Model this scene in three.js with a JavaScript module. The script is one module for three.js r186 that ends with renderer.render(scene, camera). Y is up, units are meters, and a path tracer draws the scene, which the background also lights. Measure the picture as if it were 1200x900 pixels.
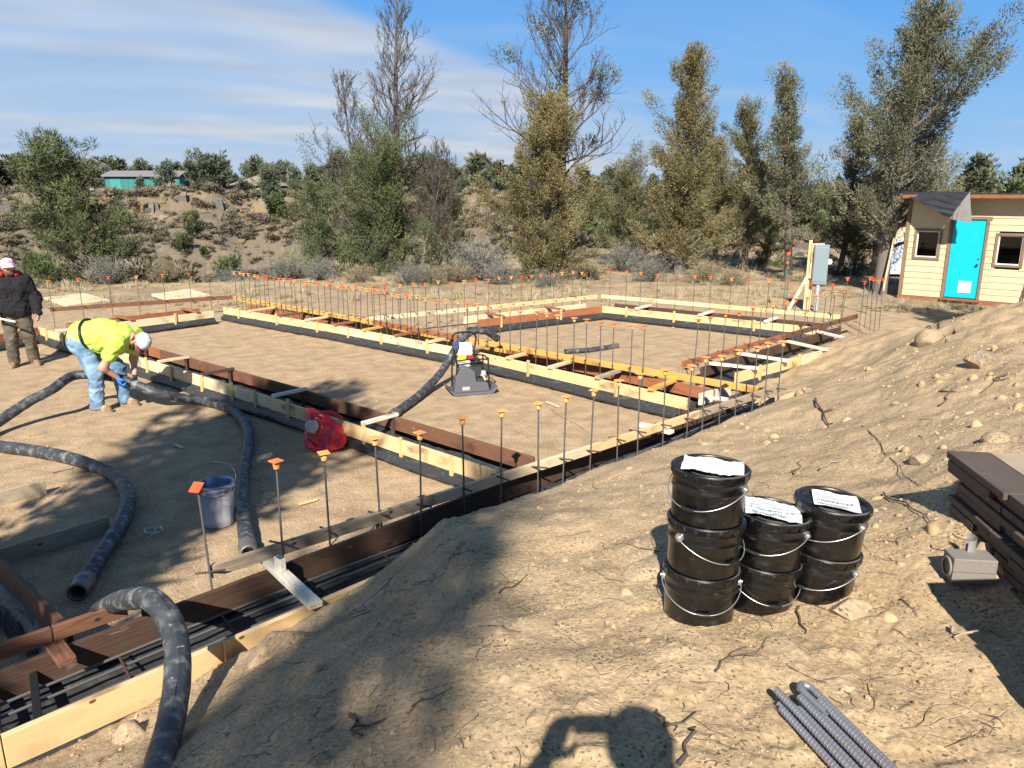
import * as THREE from 'three';
import { mergeGeometries, mergeVertices } from 'three/addons/utils/BufferGeometryUtils.js';
import { RoundedBoxGeometry } from 'three/addons/geometries/RoundedBoxGeometry.js';
import { ImprovedNoise } from 'three/addons/math/ImprovedNoise.js';

/* ---------- camera, sky, sun, exposure ---------- */
const W = 1024, H = 768, EYE = 2.78, FOC = 890, PITCH = Math.atan(222 / FOC);
const scene = new THREE.Scene();
const camera = new THREE.PerspectiveCamera(2 * Math.atan(450 / FOC) * 180 / Math.PI, W / H, 0.05, 900);
camera.position.set(0, EYE, 0);
camera.rotation.set(-PITCH, 0, 0);
const renderer = new THREE.WebGLRenderer({ antialias: true });
renderer.setSize(W, H);
renderer.toneMapping = THREE.LinearToneMapping;
renderer.toneMappingExposure = 1.88;
renderer.shadowMap.enabled = true;
const SUN = new THREE.Vector3(-0.103, 0.604, 0.790).normalize();
const sun = new THREE.DirectionalLight(new THREE.Color(1.0, 0.94, 0.84), 5.0);
sun.name = 'sun';
sun.position.copy(SUN).multiplyScalar(80); sun.target.position.set(0, 0, -10);
sun.position.add(sun.target.position);
sun.castShadow = true; sun.shadow.mapSize.set(4096, 4096);
Object.assign(sun.shadow.camera, { left: -40, right: 40, top: 40, bottom: -40, near: 1, far: 200 });
scene.add(sun, sun.target);

const perlin = new ImprovedNoise();
const n3 = (x, y, z = 0) => perlin.noise(x, y, z);
function fbm(x, y, z = 0, o = 4) { let s = 0, a = .5; for (let i = 0; i < o; i++) { s += a * n3(x, y, z); x = x * 2.03 + 11.3; y = y * 2.03 + 5.7; z = z * 2 + 3.1; a *= .5; } return s; }
const clamp = (x, a = 0, b = 1) => Math.min(b, Math.max(a, x));
const lerp = (a, b, t) => a + (b - a) * t;
const sstep = (a, b, x) => { const t = clamp((x - a) / (b - a)); return t * t * (3 - 2 * t); };
function rng(seed) { let s = seed >>> 0; return () => { s = (s + 0x6D2B79F5) | 0; let t = Math.imul(s ^ (s >>> 15), 1 | s); t = (t + Math.imul(t ^ (t >>> 7), 61 | t)) ^ t; return ((t ^ (t >>> 14)) >>> 0) / 4294967296; }; }

const SKYGAIN = 0.52;
{
  const SW = 2048, SH = 1024, d = new Float32Array(SW * SH * 4);
  for (let j = 0; j < SH; j++) {
    const up = ((j + .5) / SH - .5) * Math.PI, y = Math.sin(up), c = Math.cos(up), t = Math.max(0, y);
    for (let i = 0; i < SW; i++) {
      const az = ((i + .5) / SW - .5) * 2 * Math.PI, x = Math.cos(az) * c, z = Math.sin(az) * c;
      const K = [[0, .43, .64, .88], [.05, .31, .57, .90], [.12, .21, .50, .92], [.22, .125, .41, .90], [.45, .085, .215, .47], [1, .055, .125, .27]];
      let q0 = 0; while (q0 < 4 && t > K[q0 + 1][0]) q0++; const f0 = (t - K[q0][0]) / (K[q0 + 1][0] - K[q0][0]);
      let r = lerp(K[q0][1], K[q0 + 1][1], f0), g = lerp(K[q0][2], K[q0 + 1][2], f0), b = lerp(K[q0][3], K[q0 + 1][3], f0);
      // thin high cloud: long streaks on a plane 1 unit up
      const q = 1 / (t + .10), px = x * q, pz = z * q;
      const warp = fbm(px * .5, pz * .5, 7, 3);
      const rot = .38, sx = px * Math.cos(rot) - pz * Math.sin(rot), sz = px * Math.sin(rot) + pz * Math.cos(rot);
      const sheet = sstep(-.10, .32, fbm(sx * .16 + 2.1, sz * .34 + 3.4 + warp * .5, 1.5, 3) + .12 + .10 * n3(px * .3 + 3, pz * .3, 2));
      const streak = sstep(-.25, .45, fbm(sx * .55 + 9, sz * 2.1 + warp * 1.3, 3.3, 5));
      const fine = .75 + .5 * fbm(sx * 2.2, sz * 6.0 + warp * 2, 5.1, 4);
      // the large veil low in the north-west
      const edge = .325 - .17 * (x / (Math.abs(z) + .25)) * 1.05 + .025 * fbm(az * 2.1, .5, 3, 3);
      const front = z < 0 ? sstep(0, .022, (.262 - .30 * ((x / -z) + .35)) + .018 * fbm(px * .8, pz * .8, 4, 3) - t) * sstep(.5, -.1, x / -z) : 0;
      let a = clamp(.52 * sheet * (.35 + .65 * streak) * fine * sstep(.0, .06, t) * .55 + front * (.5 + .5 * streak * fine));
      a = clamp(a + .42 * sstep(.16, .03, t) * sstep(.25, .8, streak * fine) * sstep(.0, .02, t)); a *= (y > 0 ? 1 : 0);
      const cl = .80 + .22 * fbm(sx * 1.1, sz * 3.3, 9, 3);
      r = lerp(r, .76 * cl, a); g = lerp(g, .84 * cl, a); b = lerp(b, .96 * cl, a);
      if (y < 0) { r = .34; g = .29; b = .22; }
      const o = (j * SW + i) * 4; d[o] = r * SKYGAIN; d[o + 1] = g * SKYGAIN; d[o + 2] = b * SKYGAIN; d[o + 3] = 1;
    }
  }
  const sky = new THREE.DataTexture(d, SW, SH, THREE.RGBAFormat, THREE.FloatType);
  sky.mapping = THREE.EquirectangularReflectionMapping; sky.magFilter = THREE.LinearFilter; sky.needsUpdate = true;
  scene.background = sky; scene.environment = sky;
}

/* ---------- helpers ---------- */
const V = (x, y, z) => new THREE.Vector3(x, y, z);
const CP = Math.cos(PITCH), SP = Math.sin(PITCH);
// the place on the level y that the survey of the photograph gives for one of its points
function at(px, py, y = 0) { const dx = (px - 600) / FOC, dy = -(py - 450) / FOC, Y = dy * CP - SP, Z = -dy * SP - CP, t = (y - EYE) / Y; return V(dx * t, y, Z * t); }
// the place at a distance straight ahead
function deep(px, py, d) { const dx = (px - 600) / FOC, dy = -(py - 450) / FOC, Y = dy * CP - SP, Z = -dy * SP - CP, t = d / -Z; return V(dx * t, EYE + Y * t, -d); }
const taken = new Map();
function numbered(n) { const k = taken.get(n) || 0; taken.set(n, k + 1); return k ? n + '_' + String(k).padStart(3, '0') : n; }
function shadow(o) { o.traverse(m => { if (m.isMesh) { m.castShadow = true; m.receiveShadow = true; } }); return o; }
function tag(o, label, category, group, kind) { if (label) o.userData.label = label; if (category) o.userData.category = category; if (group) o.userData.group = group; if (kind) o.userData.kind = kind; return o; }
function thing(name, label, category, pos = [0, 0, 0], turn = 0, group) {
  const o = new THREE.Group(); o.name = numbered(name); o.position.set(...(pos.isVector3 ? pos.toArray() : pos)); o.rotation.y = turn; scene.add(o); return tag(o, label, category, group);
}
function mesh(name, geo, mat, parent = scene) {
  const g = Array.isArray(geo) ? join(geo) : geo; const m = new THREE.Mesh(g, mat);
  m.name = parent === scene ? numbered(name) : name; m.castShadow = m.receiveShadow = true; parent.add(m); return m;
}
function part(name, geo, mat, parent) { // numbered among its parent's children
  const m = mesh(name, geo, mat, parent); const k = parent.children.filter(c => c !== m && c.userData.base === name).length; m.userData.base = name; if (k) m.name = name + '_' + String(k).padStart(3, '0'); return m;
}
function join(gs) { const a = gs.map(g => { const h = g.index ? g.toNonIndexed() : g; for (const k of Object.keys(h.attributes)) if (!['position', 'normal', 'uv', 'color'].includes(k)) h.deleteAttribute(k); return h; }); const hasC = a.some(g => g.attributes.color); if (hasC) a.forEach(g => { if (!g.attributes.color) { const c = new Float32Array(g.attributes.position.count * 3).fill(1); g.setAttribute('color', new THREE.BufferAttribute(c, 3)); } }); return a.length === 1 ? a[0] : mergeGeometries(a); }
function copy(o, name, label, group) { const c = o.clone(); c.name = numbered(name); c.userData = { ...o.userData }; if (label) c.userData.label = label; if (group) c.userData.group = group; scene.add(c); return c; }
const move = (g, x = 0, y = 0, z = 0) => g.translate(x, y, z);
function box(w, h, d, x = 0, y = 0, z = 0) { return uvBox(new THREE.BoxGeometry(w, h, d), w, h, d).translate(x, y, z); }
function rbox(w, h, d, r, x = 0, y = 0, z = 0, seg = 2) { return new RoundedBoxGeometry(w, h, d, seg, r).translate(x, y, z); }
function uvBox(g) { // uv in metres, u along the longest side
  g.computeBoundingBox(); const s = g.boundingBox.getSize(V(0, 0, 0)), p = g.attributes.position, n = g.attributes.normal, uv = g.attributes.uv;
  const ax = [s.x, s.y, s.z], L = ax.indexOf(Math.max(...ax));
  for (let i = 0; i < p.count; i++) {
    const q = [p.getX(i), p.getY(i), p.getZ(i)], m = [Math.abs(n.getX(i)), Math.abs(n.getY(i)), Math.abs(n.getZ(i))], F = m.indexOf(Math.max(...m));
    if (F === L) uv.setXY(i, q[(L + 1) % 3] * 6, q[(L + 2) % 3]); else { const O = 3 - F - L; uv.setXY(i, q[L], q[O] + (F === (L + 1) % 3 ? .31 : 0)); }
  } return g;
}
const shiftUV = (g, du, dv) => { const uv = g.attributes.uv; for (let i = 0; i < uv.count; i++) uv.setXY(i, uv.getX(i) + du, uv.getY(i) + dv); return g; };
const rW = rng(41);
// a sawn board from a to b (its top centre line), thick across, tall down; ends and arrises eased
function beam(a, b, thick, tall, round = 0.003) {
  const L = a.distanceTo(b), g = uvBox(round ? new RoundedBoxGeometry(L, tall, thick, 1, round) : new THREE.BoxGeometry(L, tall, thick));
  shiftUV(g, rW() * 7, rW() * 3);
  const bow = (rW() - .5) * .012 * Math.min(1, L / 3); const p = g.attributes.position; for (let i = 0; i < p.count; i++) { const t = p.getX(i) / L; p.setZ(i, p.getZ(i) + bow * (1 - 4 * t * t)); }
  g.translate(0, -tall / 2, 0);
  const x = b.clone().sub(a).normalize(), z = V(0, 0, 0).crossVectors(x, V(0, 1, 0)).normalize(), y = V(0, 0, 0).crossVectors(z, x);
  g.applyMatrix4(new THREE.Matrix4().makeBasis(x, y, z).setPosition(a.clone().add(b).multiplyScalar(.5))); return g;
}
function tube(pts, r, rad = 8, seg) { const c = new THREE.CatmullRomCurve3(pts.map(p => p.isVector3 ? p : V(...p))); return new THREE.TubeGeometry(c, seg || pts.length * 6, r, rad, false); }
function rod(a, b, r, rad = 8, r2 = r) { a = a.isVector3 ? a : V(...a); b = b.isVector3 ? b : V(...b); const L = a.distanceTo(b), g = new THREE.CylinderGeometry(r2, r, L, rad, 1); const q = new THREE.Quaternion().setFromUnitVectors(V(0, 1, 0), b.clone().sub(a).normalize()); return g.applyQuaternion(q).translate((a.x + b.x) / 2, (a.y + b.y) / 2, (a.z + b.z) / 2); }
function lathe(pts, seg = 24) { return new THREE.LatheGeometry(pts.map(p => new THREE.Vector2(p[0], p[1])), seg); }
function bar4(pts, w) { return tube(pts, w, 5); }

/* ---------- textures ---------- */
function tex(w, h, f, rep, srgb = true) {
  const d = new Uint8Array(w * h * 4);
  for (let j = 0; j < h; j++) for (let i = 0; i < w; i++) { const c = f(i / w, j / h, i, j), o = (j * w + i) * 4; if (typeof c === 'number') { d[o] = d[o + 1] = d[o + 2] = clamp(c) * 255; } else { d[o] = clamp(c[0]) * 255; d[o + 1] = clamp(c[1]) * 255; d[o + 2] = clamp(c[2]) * 255; } d[o + 3] = 255; }
  const t = new THREE.DataTexture(d, w, h, THREE.RGBAFormat); t.wrapS = t.wrapT = THREE.RepeatWrapping; t.magFilter = THREE.LinearFilter; t.minFilter = THREE.LinearMipmapLinearFilter; t.generateMipmaps = true; t.anisotropy = 8;
  if (srgb) t.colorSpace = THREE.SRGBColorSpace; if (rep) t.repeat.set(rep[0], rep[1]); t.needsUpdate = true; return t;
}
// periodic noise: blends the two ends so that the tile closes
function per(f, u, v) { const a = f(u, v), b = f(u - 1, v), c = f(u, v - 1), d = f(u - 1, v - 1), s = sstep(.72, 1, u), t = sstep(.72, 1, v); return lerp(lerp(a, b, s), lerp(c, d, s), t); }
const rgb = (r, g, b) => [r / 255, g / 255, b / 255];
const mix3 = (a, b, t) => [lerp(a[0], b[0], t), lerp(a[1], b[1], t), lerp(a[2], b[2], t)];
function woodTex(early, late, stain, stainAmt, seed, knots = .06) {
  return tex(1024, 256, (u, v) => {
    const X = u * 2.4, Y = v * .6;                                     // metres
    const ring = per((a, b) => { const x = a * 2.4, y = b * .6; const dist = Math.abs(Math.sin(y * 10.5 + seed) * .16 + .06 * n3(x * .55, y * 3, seed)) + .02 * n3(x * 2.2, y * 14, seed + 3) + x * .010; return Math.pow(.5 + .5 * Math.sin(dist * 420), 2.2); }, u, v);
    const fib = per((a, b) => n3(a * 30, b * 420, seed + 9) * .6 + n3(a * 8, b * 160, seed) * .4, u, v);
    const st = per((a, b) => sstep(-.1, .5, fbm(a * 9, b * 4, seed + 5, 4)), u, v);
    let c = mix3(early, late, clamp(ring * .62 + fib * .55)); const gr = per((a, b) => sstep(.12, .5, fbm(a * 5, b * 2.2, seed + 15, 5)), u, v), sp = per((a, b) => sstep(.30, .42, fbm(a * 16, b * 6, seed + 25, 4)), u, v); c = mix3(c, [c[0] * .55, c[1] * .52, c[2] * .50], gr * .85); c = mix3(c, [.62, .60, .57], sp * .5);
    c = mix3(c, stain, st * stainAmt);
    const kx = (X * 1.25 + seed * .37) % 1, ky = (Y / .3 + seed * .61) % 1, kd = Math.hypot((kx - .5) / 1.25 * 1.0, (ky - .5) * .3 * 1.6);
    if (kd < .022) c = mix3(c, [c[0] * .45, c[1] * .38, c[2] * .34], sstep(.022, .012, kd) * (knots > 0 ? 1 : 0));
    return c;
  }, [1 / 2.4, 1 / .6]);
}
const std = (o) => new THREE.MeshStandardMaterial({ roughness: .85, ...o });
const phys = (o) => new THREE.MeshPhysicalMaterial({ roughness: .6, ...o });
const woodBump = tex(512, 256, (u, v) => .5 + .5 * per((a, b) => .6 * n3(a * 10, b * 150, 2) + .5 * n3(a * 25, b * 300, 4), u, v), [1 / 2.4, 1 / .6], false);
const M = {};
const woodM = (early, late, stain, amt, seed, o = {}) => std({ map: woodTex(early, late, stain, amt, seed), bumpMap: woodBump, bumpScale: .0012, roughness: .78, ...o });
M.pine = woodM(rgb(226, 196, 148), rgb(198, 150, 96), rgb(176, 140, 100), .22, 1);
M.pinePale = woodM(rgb(222, 204, 168), rgb(190, 160, 118), rgb(176, 166, 150), .45, 2);
M.yellow = woodM(rgb(216, 168, 88), rgb(190, 130, 54), rgb(170, 130, 80), .25, 3);
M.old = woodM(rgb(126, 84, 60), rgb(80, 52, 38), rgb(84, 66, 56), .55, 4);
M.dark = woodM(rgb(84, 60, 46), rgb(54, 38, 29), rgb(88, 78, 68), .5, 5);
M.red = woodM(rgb(166, 102, 64), rgb(124, 72, 44), rgb(112, 74, 54), .4, 6);
M.grey = woodM(rgb(176, 158, 134), rgb(140, 118, 94), rgb(122, 114, 104), .6, 7);
M.white = woodM(rgb(228, 220, 202), rgb(206, 194, 172), rgb(170, 158, 140), .3, 8);
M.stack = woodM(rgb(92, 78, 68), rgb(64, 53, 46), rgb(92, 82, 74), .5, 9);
M.stake = woodM(rgb(216, 184, 128), rgb(180, 136, 82), rgb(150, 126, 98), .3, 10);
const dirtyBump = tex(512, 512, (u, v) => .5 + .6 * per((a, b) => fbm(a * 9, b * 9, 5, 5), u, v), [1, 1], false);
M.poly = phys({ color: new THREE.Color().setRGB(.235, .228, .215), roughness: .45, map: tex(512, 512, (u, v) => { const m = per((a, b) => sstep(.05, .5, fbm(a * 6, b * 9, 3, 5)), u, v), s = per((a, b) => sstep(.1, .45, fbm(a * 20, b * 20, 8, 4)), u, v); return mix3(mix3([.40, .42, .44], [.66, .66, .65], m * .9), [.95, .9, .82], s * .35); }, [.8, .8]), side: THREE.DoubleSide, bumpMap: dirtyBump, bumpScale: .012 });
M.steel = std({ color: new THREE.Color().setRGB(.25, .255, .265), roughness: .5, metalness: .15, map: tex(128, 128, (u, v) => mix3([.70, .69, .68], [.74, .66, .60], per((a, b) => sstep(-.1, .4, fbm(a * 8, b * 8, 4, 4)), u, v))) });
M.cap = phys({ color: new THREE.Color().setRGB(.85, .21, .05), roughness: .5, transmission: 0 });
M.capPale = phys({ color: new THREE.Color().setRGB(.84, .36, .11), roughness: .55 });
M.capRed = phys({ color: new THREE.Color().setRGB(.66, .09, .03), roughness: .5 });
M.tie = std({ color: new THREE.Color().setRGB(.06, .032, .022), roughness: .7 });
M.black = phys({ color: new THREE.Color().setRGB(.012, .012, .013), roughness: .4 });
/* ---------- ground ---------- */
// heights of the dug-out soil round the camera, from the survey: photograph point and height
const CTRL = [];
{
  const add = (px, py, y) => { const p = at(px, py, y); CTRL.push([p.x, p.z, y]); };
  [[600, 890, 1.13], [300, 890, .86], [820, 735, 1.08], [960, 712, 1.1], [1150, 700, 1.2], [1100, 890, 1.17], [800, 880, 1.15], [450, 850, 1.03], [180, 895, .42],
   [260, 860, .66], [600, 780, 1.08], [700, 690, 1.03], [640, 650, .92], [560, 690, .95], [520, 640, .90], [515, 608, .78], [575, 599, .70], [480, 655, .66], [440, 700, .52], [330, 765, .46], [280, 800, .42], [370, 800, .80],
   [625, 590, .64], [700, 540, .46], [760, 505, .36], [850, 480, .34], [930, 462, .26], [790, 560, .72], [720, 600, .85], [860, 530, .66], [950, 600, 1.0], [950, 500, .62], [1040, 560, 1.0], [1000, 430, .28], [960, 440, .2],
   [1040, 420, .62], [1085, 397, .98], [1130, 366, 1.30], [1195, 353, 1.38], [1195, 420, 1.40], [1120, 430, 1.2], [1060, 470, .95], [1150, 520, 1.32], [1198, 600, 1.42]].forEach(a => add(...a));
  [[90, 850, .10], [225, 780, .12], [330, 727, .16], [430, 684, .22], [20, 890, .10]].forEach(a => add(...a));
  [[0, 1, 1.15], [3, 2, 1.2], [-2.5, 0, .9], [-4, -1, .2], [6, 0, 1.3], [6, -4, 1.5], [9, -7, 1.5], [11, -10, 1.3], [0, 6, .9], [-6, 5, .2], [8, 6, 1.0], [-8, 0, 0], [10, 2, 1.2]].forEach(a => CTRL.push(a));
}
const RBF = (() => {
  const n = CTRL.length, A = []; const phi = r => r;
  for (let i = 0; i < n; i++) { const row = []; for (let j = 0; j < n; j++) row.push(phi(Math.hypot(CTRL[i][0] - CTRL[j][0], CTRL[i][1] - CTRL[j][1])) + (i === j ? -.05 : 0)); row.push(1, CTRL[i][2]); A.push(row); }
  const last = new Array(n).fill(1); last.push(0, 0); A.push(last);
  const m = n + 1;
  for (let c = 0; c < m; c++) { let p = c; for (let r = c; r < m; r++) if (Math.abs(A[r][c]) > Math.abs(A[p][c])) p = r;[A[c], A[p]] = [A[p], A[c]]; for (let r = 0; r < m; r++) if (r !== c) { const f = A[r][c] / A[c][c]; if (f) for (let k = c; k <= m; k++) A[r][k] -= f * A[c][k]; } }
  const w = A.map((r, i) => r[m] / r[i]);
  return (x, z) => { let s = w[n]; for (let i = 0; i < n; i++) s += w[i] * Math.hypot(x - CTRL[i][0], z - CTRL[i][1]); return s; };
})();
// the outer form line of the near footing and the outer line of the right-hand footing
const TOP = .30; const F4A = at(0, 862, TOP), F4B = at(430, 680, TOP), F4D = F4B.clone().sub(F4A).setY(0).normalize(), F4N = V(-F4D.z, 0, F4D.x); // F4N towards the camera side
const F4P = (t, s, y) => V(F4A.x + F4D.x * t + F4N.x * s, y, F4A.z + F4D.z * t + F4N.z * s);
const f4s = (x, z) => (x - F4A.x) * F4N.x + (z - F4A.z) * F4N.z, f4t = (x, z) => (x - F4A.x) * F4D.x + (z - F4A.z) * F4D.z;
const RIM = az => lerp(84, 62, sstep(-.35, .45, az)) + 3 * n3(az * 7, 2.2) + 1.6 * n3(az * 23, 5);
const cells = (seed, n) => { const r = rng(seed), pts = []; for (let i = 0; i < n * n; i++) pts.push([r(), r(), r()]); return (u, v) => { const x = u * n, y = v * n, ix = Math.floor(x), iy = Math.floor(y); let d1 = 9, d2 = 9, h = 0; for (let j = -1; j <= 1; j++) for (let i = -1; i <= 1; i++) { const c = pts[((iy + j + n) % n) * n + (ix + i + n) % n], d = Math.hypot(ix + i + c[0] - x, iy + j + c[1] - y); if (d < d1) { d2 = d1; d1 = d; h = c[2]; } else if (d < d2) d2 = d; } return [d1, d2, h]; }; };
const cA = cells(3, 22), cB = cells(5, 60), cC = cells(9, 130);
function wild(x, z) { // natural ground away from the works
  const r = Math.hypot(x, z), az = Math.atan2(x, -z);
  let h = .25 * fbm(x * .12, z * .12, 3, 3) * sstep(18, 26, r);
  if (z > 0 && Math.abs(az) > 1.7) return h * .6;
  const near = lerp(27, 40, sstep(-.15, .12, az)) + 2 * n3(az * 5, 1), rim = RIM(az);
  const left = sstep(.10, -.12, az);
  const deepest = lerp(-2.2, -11, left);
  const fall = sstep(near, near + 16, r) * (1 - sstep(rim - 26, rim - 3, r));
  const rise = sstep(rim - 30, rim - 4, r);
  const top = lerp(1.9, 2.7, left) + .5 * n3(az * 9, 4) + .012 * Math.max(0, r - rim);
  h += deepest * sstep(near, near + 14, r) * (1 - rise) + rise * (top - lerp(1.2, 2.4, left) * (1 - sstep(rim - 3.2, rim - 1.2, r)));
  const slope = sstep(near + 4, near + 10, r) * (1 - sstep(rim - 2, rim + 3, r));
  h += slope * (1.1 * fbm(x * .22, z * .22, 8, 4) + .5 * Math.abs(n3(x * .7, z * .7, 2)));
  return h;
}
function soilMask(x, z) { // 1 where the dug soil lies
  const s = f4s(x, z), t = f4t(x, z); if (z > 9) return 0;
  if (t < 8.8) return sstep(-.02, .10, s);
  return sstep(-.5, .6, s + (t - 8.8) * .02 + .75 - .0 * t + .75 * sstep(8.8, 10, t));
}
function ground(x, z, fine = true) {
  const r = Math.hypot(x, z); let h = wild(x, z); 
  if (r > 30) return h;
  const pad = .012 * fbm(x * 1.3, z * 1.3, 1, 3) + .02 * fbm(x * .3, z * .3, 6, 2);
  h += pad * (1 - sstep(18, 24, r));
  const m = soilMask(x, z) * (1 - sstep(13.5, 17, r)) * sstep(-9, -5, x + .3 * z);
  if (m > 0) {
    let q = RBF(x, z); q = Math.max(q, 0);
    q += sstep(3, 7, x - z * .15) * (.10 * fbm(x * 2.2, z * 2.2, 17, 4) + .12 * Math.abs(n3(x * 1.7, z * 1.7, 9)) - .02); q += .07 * fbm(x * 1.1, z * 1.1, 2, 3) + .028 * fbm(x * 3.1, z * 3.1, 5, 3);
    if (fine) {
      const rid = 1 - Math.abs(n3(x * 5.5 + .6 * n3(x * 3, z * 3, 1), z * 5.5, 7)) * 2; // crumbs and crusts
      q += .009 * fbm(x * 7, z * 7, 9, 4) - .003 * Math.pow(clamp(rid), 8); { const u = ((x * .26) % 1 + 1) % 1, v = ((z * .26) % 1 + 1) % 1, [d, e, hh] = cA(u, v); if (hh > .62) q += (hh - .62) * .055 * sstep(0, .55, e - d) * sstep(-.15, .25, n3(x * .9, z * .9, 30)); const [d2, e2, h2] = cB(u, v); if (h2 > .6) q += (h2 - .6) * .028 * sstep(0, .5, e2 - d2); }
      const ch = sstep(.25, .5, fbm(x * 2.3 + 5, z * 2.3, 12, 2) + .1); q += ch * .045 * Math.max(0, n3(x * 9, z * 9, 15));
    }
    h = lerp(h, Math.max(q, h), m);
  }
  if (fine && r < 16) h += .003 * fbm(x * 19, z * 19, 2, 3) + (1 - m) * .010 * fbm(x * 6, z * 6, 14, 4);
  return h;
}
const gy = (x, z) => ground(x, z, true);
// one grain for all bare soil
const soilMap = tex(1024, 1024, (u, v) => {
  const a = per((p, q) => fbm(p * 7, q * 7, 1, 5), u, v), b = per((p, q) => n3(p * 90, q * 90, 4) + .7 * n3(p * 210, q * 210, 7), u, v);
  const peb = per((p, q) => sstep(.42, .55, n3(p * 60, q * 60, 11)), u, v), drk = per((p, q) => sstep(.40, .52, n3(p * 150, q * 120, 15) + .35 * n3(p * 14, q * 14, 3)), u, v);
  let k = .84 + .20 * a + .14 * b; k *= 1 - .42 * drk; k += .10 * peb; return [k, k * (1 - .01 + .02 * a), k * (.99 + .05 * a)];
}, [1 / 1.9, 1 / 1.9]);
const soilBump = tex(1024, 1024, (u, v) => { const w = .012 * n3(u * 20, v * 20, 3), q = (u + w + 1) % 1, s = (v + .012 * n3(u * 20, v * 20, 8) + 1) % 1; const lump = ([d, e, h], lo) => h > lo ? sstep(0, .5, e - d) * (h - lo) / (1 - lo) : 0; const crack = sstep(.05, 0, cA(q, s)[1] - cA(q, s)[0]) * sstep(.05, .3, per((a, c) => n3(a * 5, c * 5, 8), u, v)); return .42 + .30 * per((a, c) => fbm(a * 14, c * 14, 2, 5), u, v) + .16 * lump(cA(q, s), .72) + .20 * lump(cB(q, s), .5) + .12 * lump(cC(q, s), .3) - .28 * crack; }, [1 / 1.9, 1 / 1.9], false);
M.soil = std({ vertexColors: true, map: soilMap, bumpMap: soilBump, bumpScale: .011, roughness: .97 });
{
  const rs = [.35]; while (rs[rs.length - 1] < 600) { const r = rs[rs.length - 1]; rs.push(r * (r < 1.6 ? 1.05 : r < 14 ? 1.0098 : r < 110 ? 1.0125 : 1.08)); }
  const az = []; { let a = -.82; while (a < .82) { az.push(a); a += .0029; } const b = az[az.length - 1]; for (let i = 1; i < 64; i++) az.push(b + (2 * Math.PI - 1.64) * i / 64); }
  const nr = rs.length, na = az.length, P = new Float32Array((nr * na + 1) * 3), C = new Float32Array((nr * na + 1) * 3), U = new Float32Array((nr * na + 1) * 2), I = [];
  const tan = [.61, .445, .252], damp = [.53, .38, .212], scree = [.205, .165, .115], straw = [.38, .30, .185], brown = [.34, .25, .16], grey = [.23, .195, .145], rockO = [.40, .27, .14];
  const col = [0, 0, 0], put = (c, t) => { for (let k = 0; k < 3; k++) col[k] = lerp(col[k], c[k], t); };
  let o = 0;
  const one = (x, z) => {
    const r = Math.hypot(x, z), a = Math.atan2(x, -z), y = ground(x, z);
    P[o * 3] = x; P[o * 3 + 1] = y; P[o * 3 + 2] = z; U[o * 2] = x; U[o * 2 + 1] = z;
    const n = fbm(x * .8, z * .8, 3, 4), n2 = fbm(x * .17, z * .17, 9, 3);
    for (let k = 0; k < 3; k++) col[k] = tan[k];
    put(damp, sstep(-.1, .4, n) * .8);
    const s = soilMask(x, z); if (s < .5 && r < 24) put([.53, .375, .22], .6);
    const w = sstep(19, 25, r + 3 * n2);
    put(straw, w * sstep(-.2, .2, n) * .8); put(brown, w * sstep(-.1, .35, n2 + .5 * n) * .9);
    const near = lerp(27, 40, sstep(-.15, .12, a));
    const sl = sstep(near + 4, near + 12, r);
    put(scree, sl * .9); put(straw, sl * sstep(.0, .4, fbm(x * .35, z * .35, 4, 4)) * .6); put(grey, sl * sstep(-.1, .3, fbm(x * 1.2, z * 1.2, 6, 3)) * .5);
    const rim = RIM(a), cf = sstep(rim - 7, rim - 3.5, r) * (1 - sstep(rim - .5, rim + 1, r)); put(rockO, cf * sstep(-.15, .3, fbm(x * .4, y * .5, z * .4, 4)) * .8);
    C.set(col, o * 3); o++;
  };
  for (let i = 0; i < nr; i++) for (let j = 0; j < na; j++) one(Math.sin(az[j]) * rs[i], -Math.cos(az[j]) * rs[i]);
  one(0, 0); const mid = nr * na;
  for (let j = 0; j < na; j++) { const k = (j + 1) % na; I.push(mid, k, j); for (let i = 0; i < nr - 1; i++) { const A = i * na + j, B = i * na + k, D = A + na, E = B + na; I.push(A, B, E, A, E, D); } }
  const g = new THREE.BufferGeometry(); g.setAttribute('position', new THREE.BufferAttribute(P, 3)); g.setAttribute('color', new THREE.BufferAttribute(C, 3)); g.setAttribute('uv', new THREE.BufferAttribute(U, 2));
  g.setIndex(I); g.computeVertexNormals();
  tag(mesh('ground', g, M.soil), 'bare sandy ground with a dug soil mound, building pad, scrub and canyon slope', null, null, 'structure');
}
/* ---------- footing forms ---------- */
const UP = V(0, 1, 0);
function along(pts, d) { // point and direction at the length d of a polyline
  let k = 0; while (k < pts.length - 2 && d > pts[k].distanceTo(pts[k + 1])) { d -= pts[k].distanceTo(pts[k + 1]); k++; }
  const dir = pts[k + 1].clone().sub(pts[k]); const L = dir.length(); dir.divideScalar(L); return { p: pts[k].clone().addScaledVector(dir, d), dir, n: V(-dir.z, 0, dir.x).normalize() };
}
const lengthOf = pts => pts.slice(1).reduce((s, p, i) => s + p.distanceTo(pts[i]), 0);
const side = (pts, d) => pts.map((p, i) => { const a = pts[Math.max(0, i - 1)], b = pts[Math.min(pts.length - 1, i + 1)], t = b.clone().sub(a).setY(0).normalize(); return p.clone().add(V(-t.z * d, 0, t.x * d)); });
const rF = rng(7);
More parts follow.
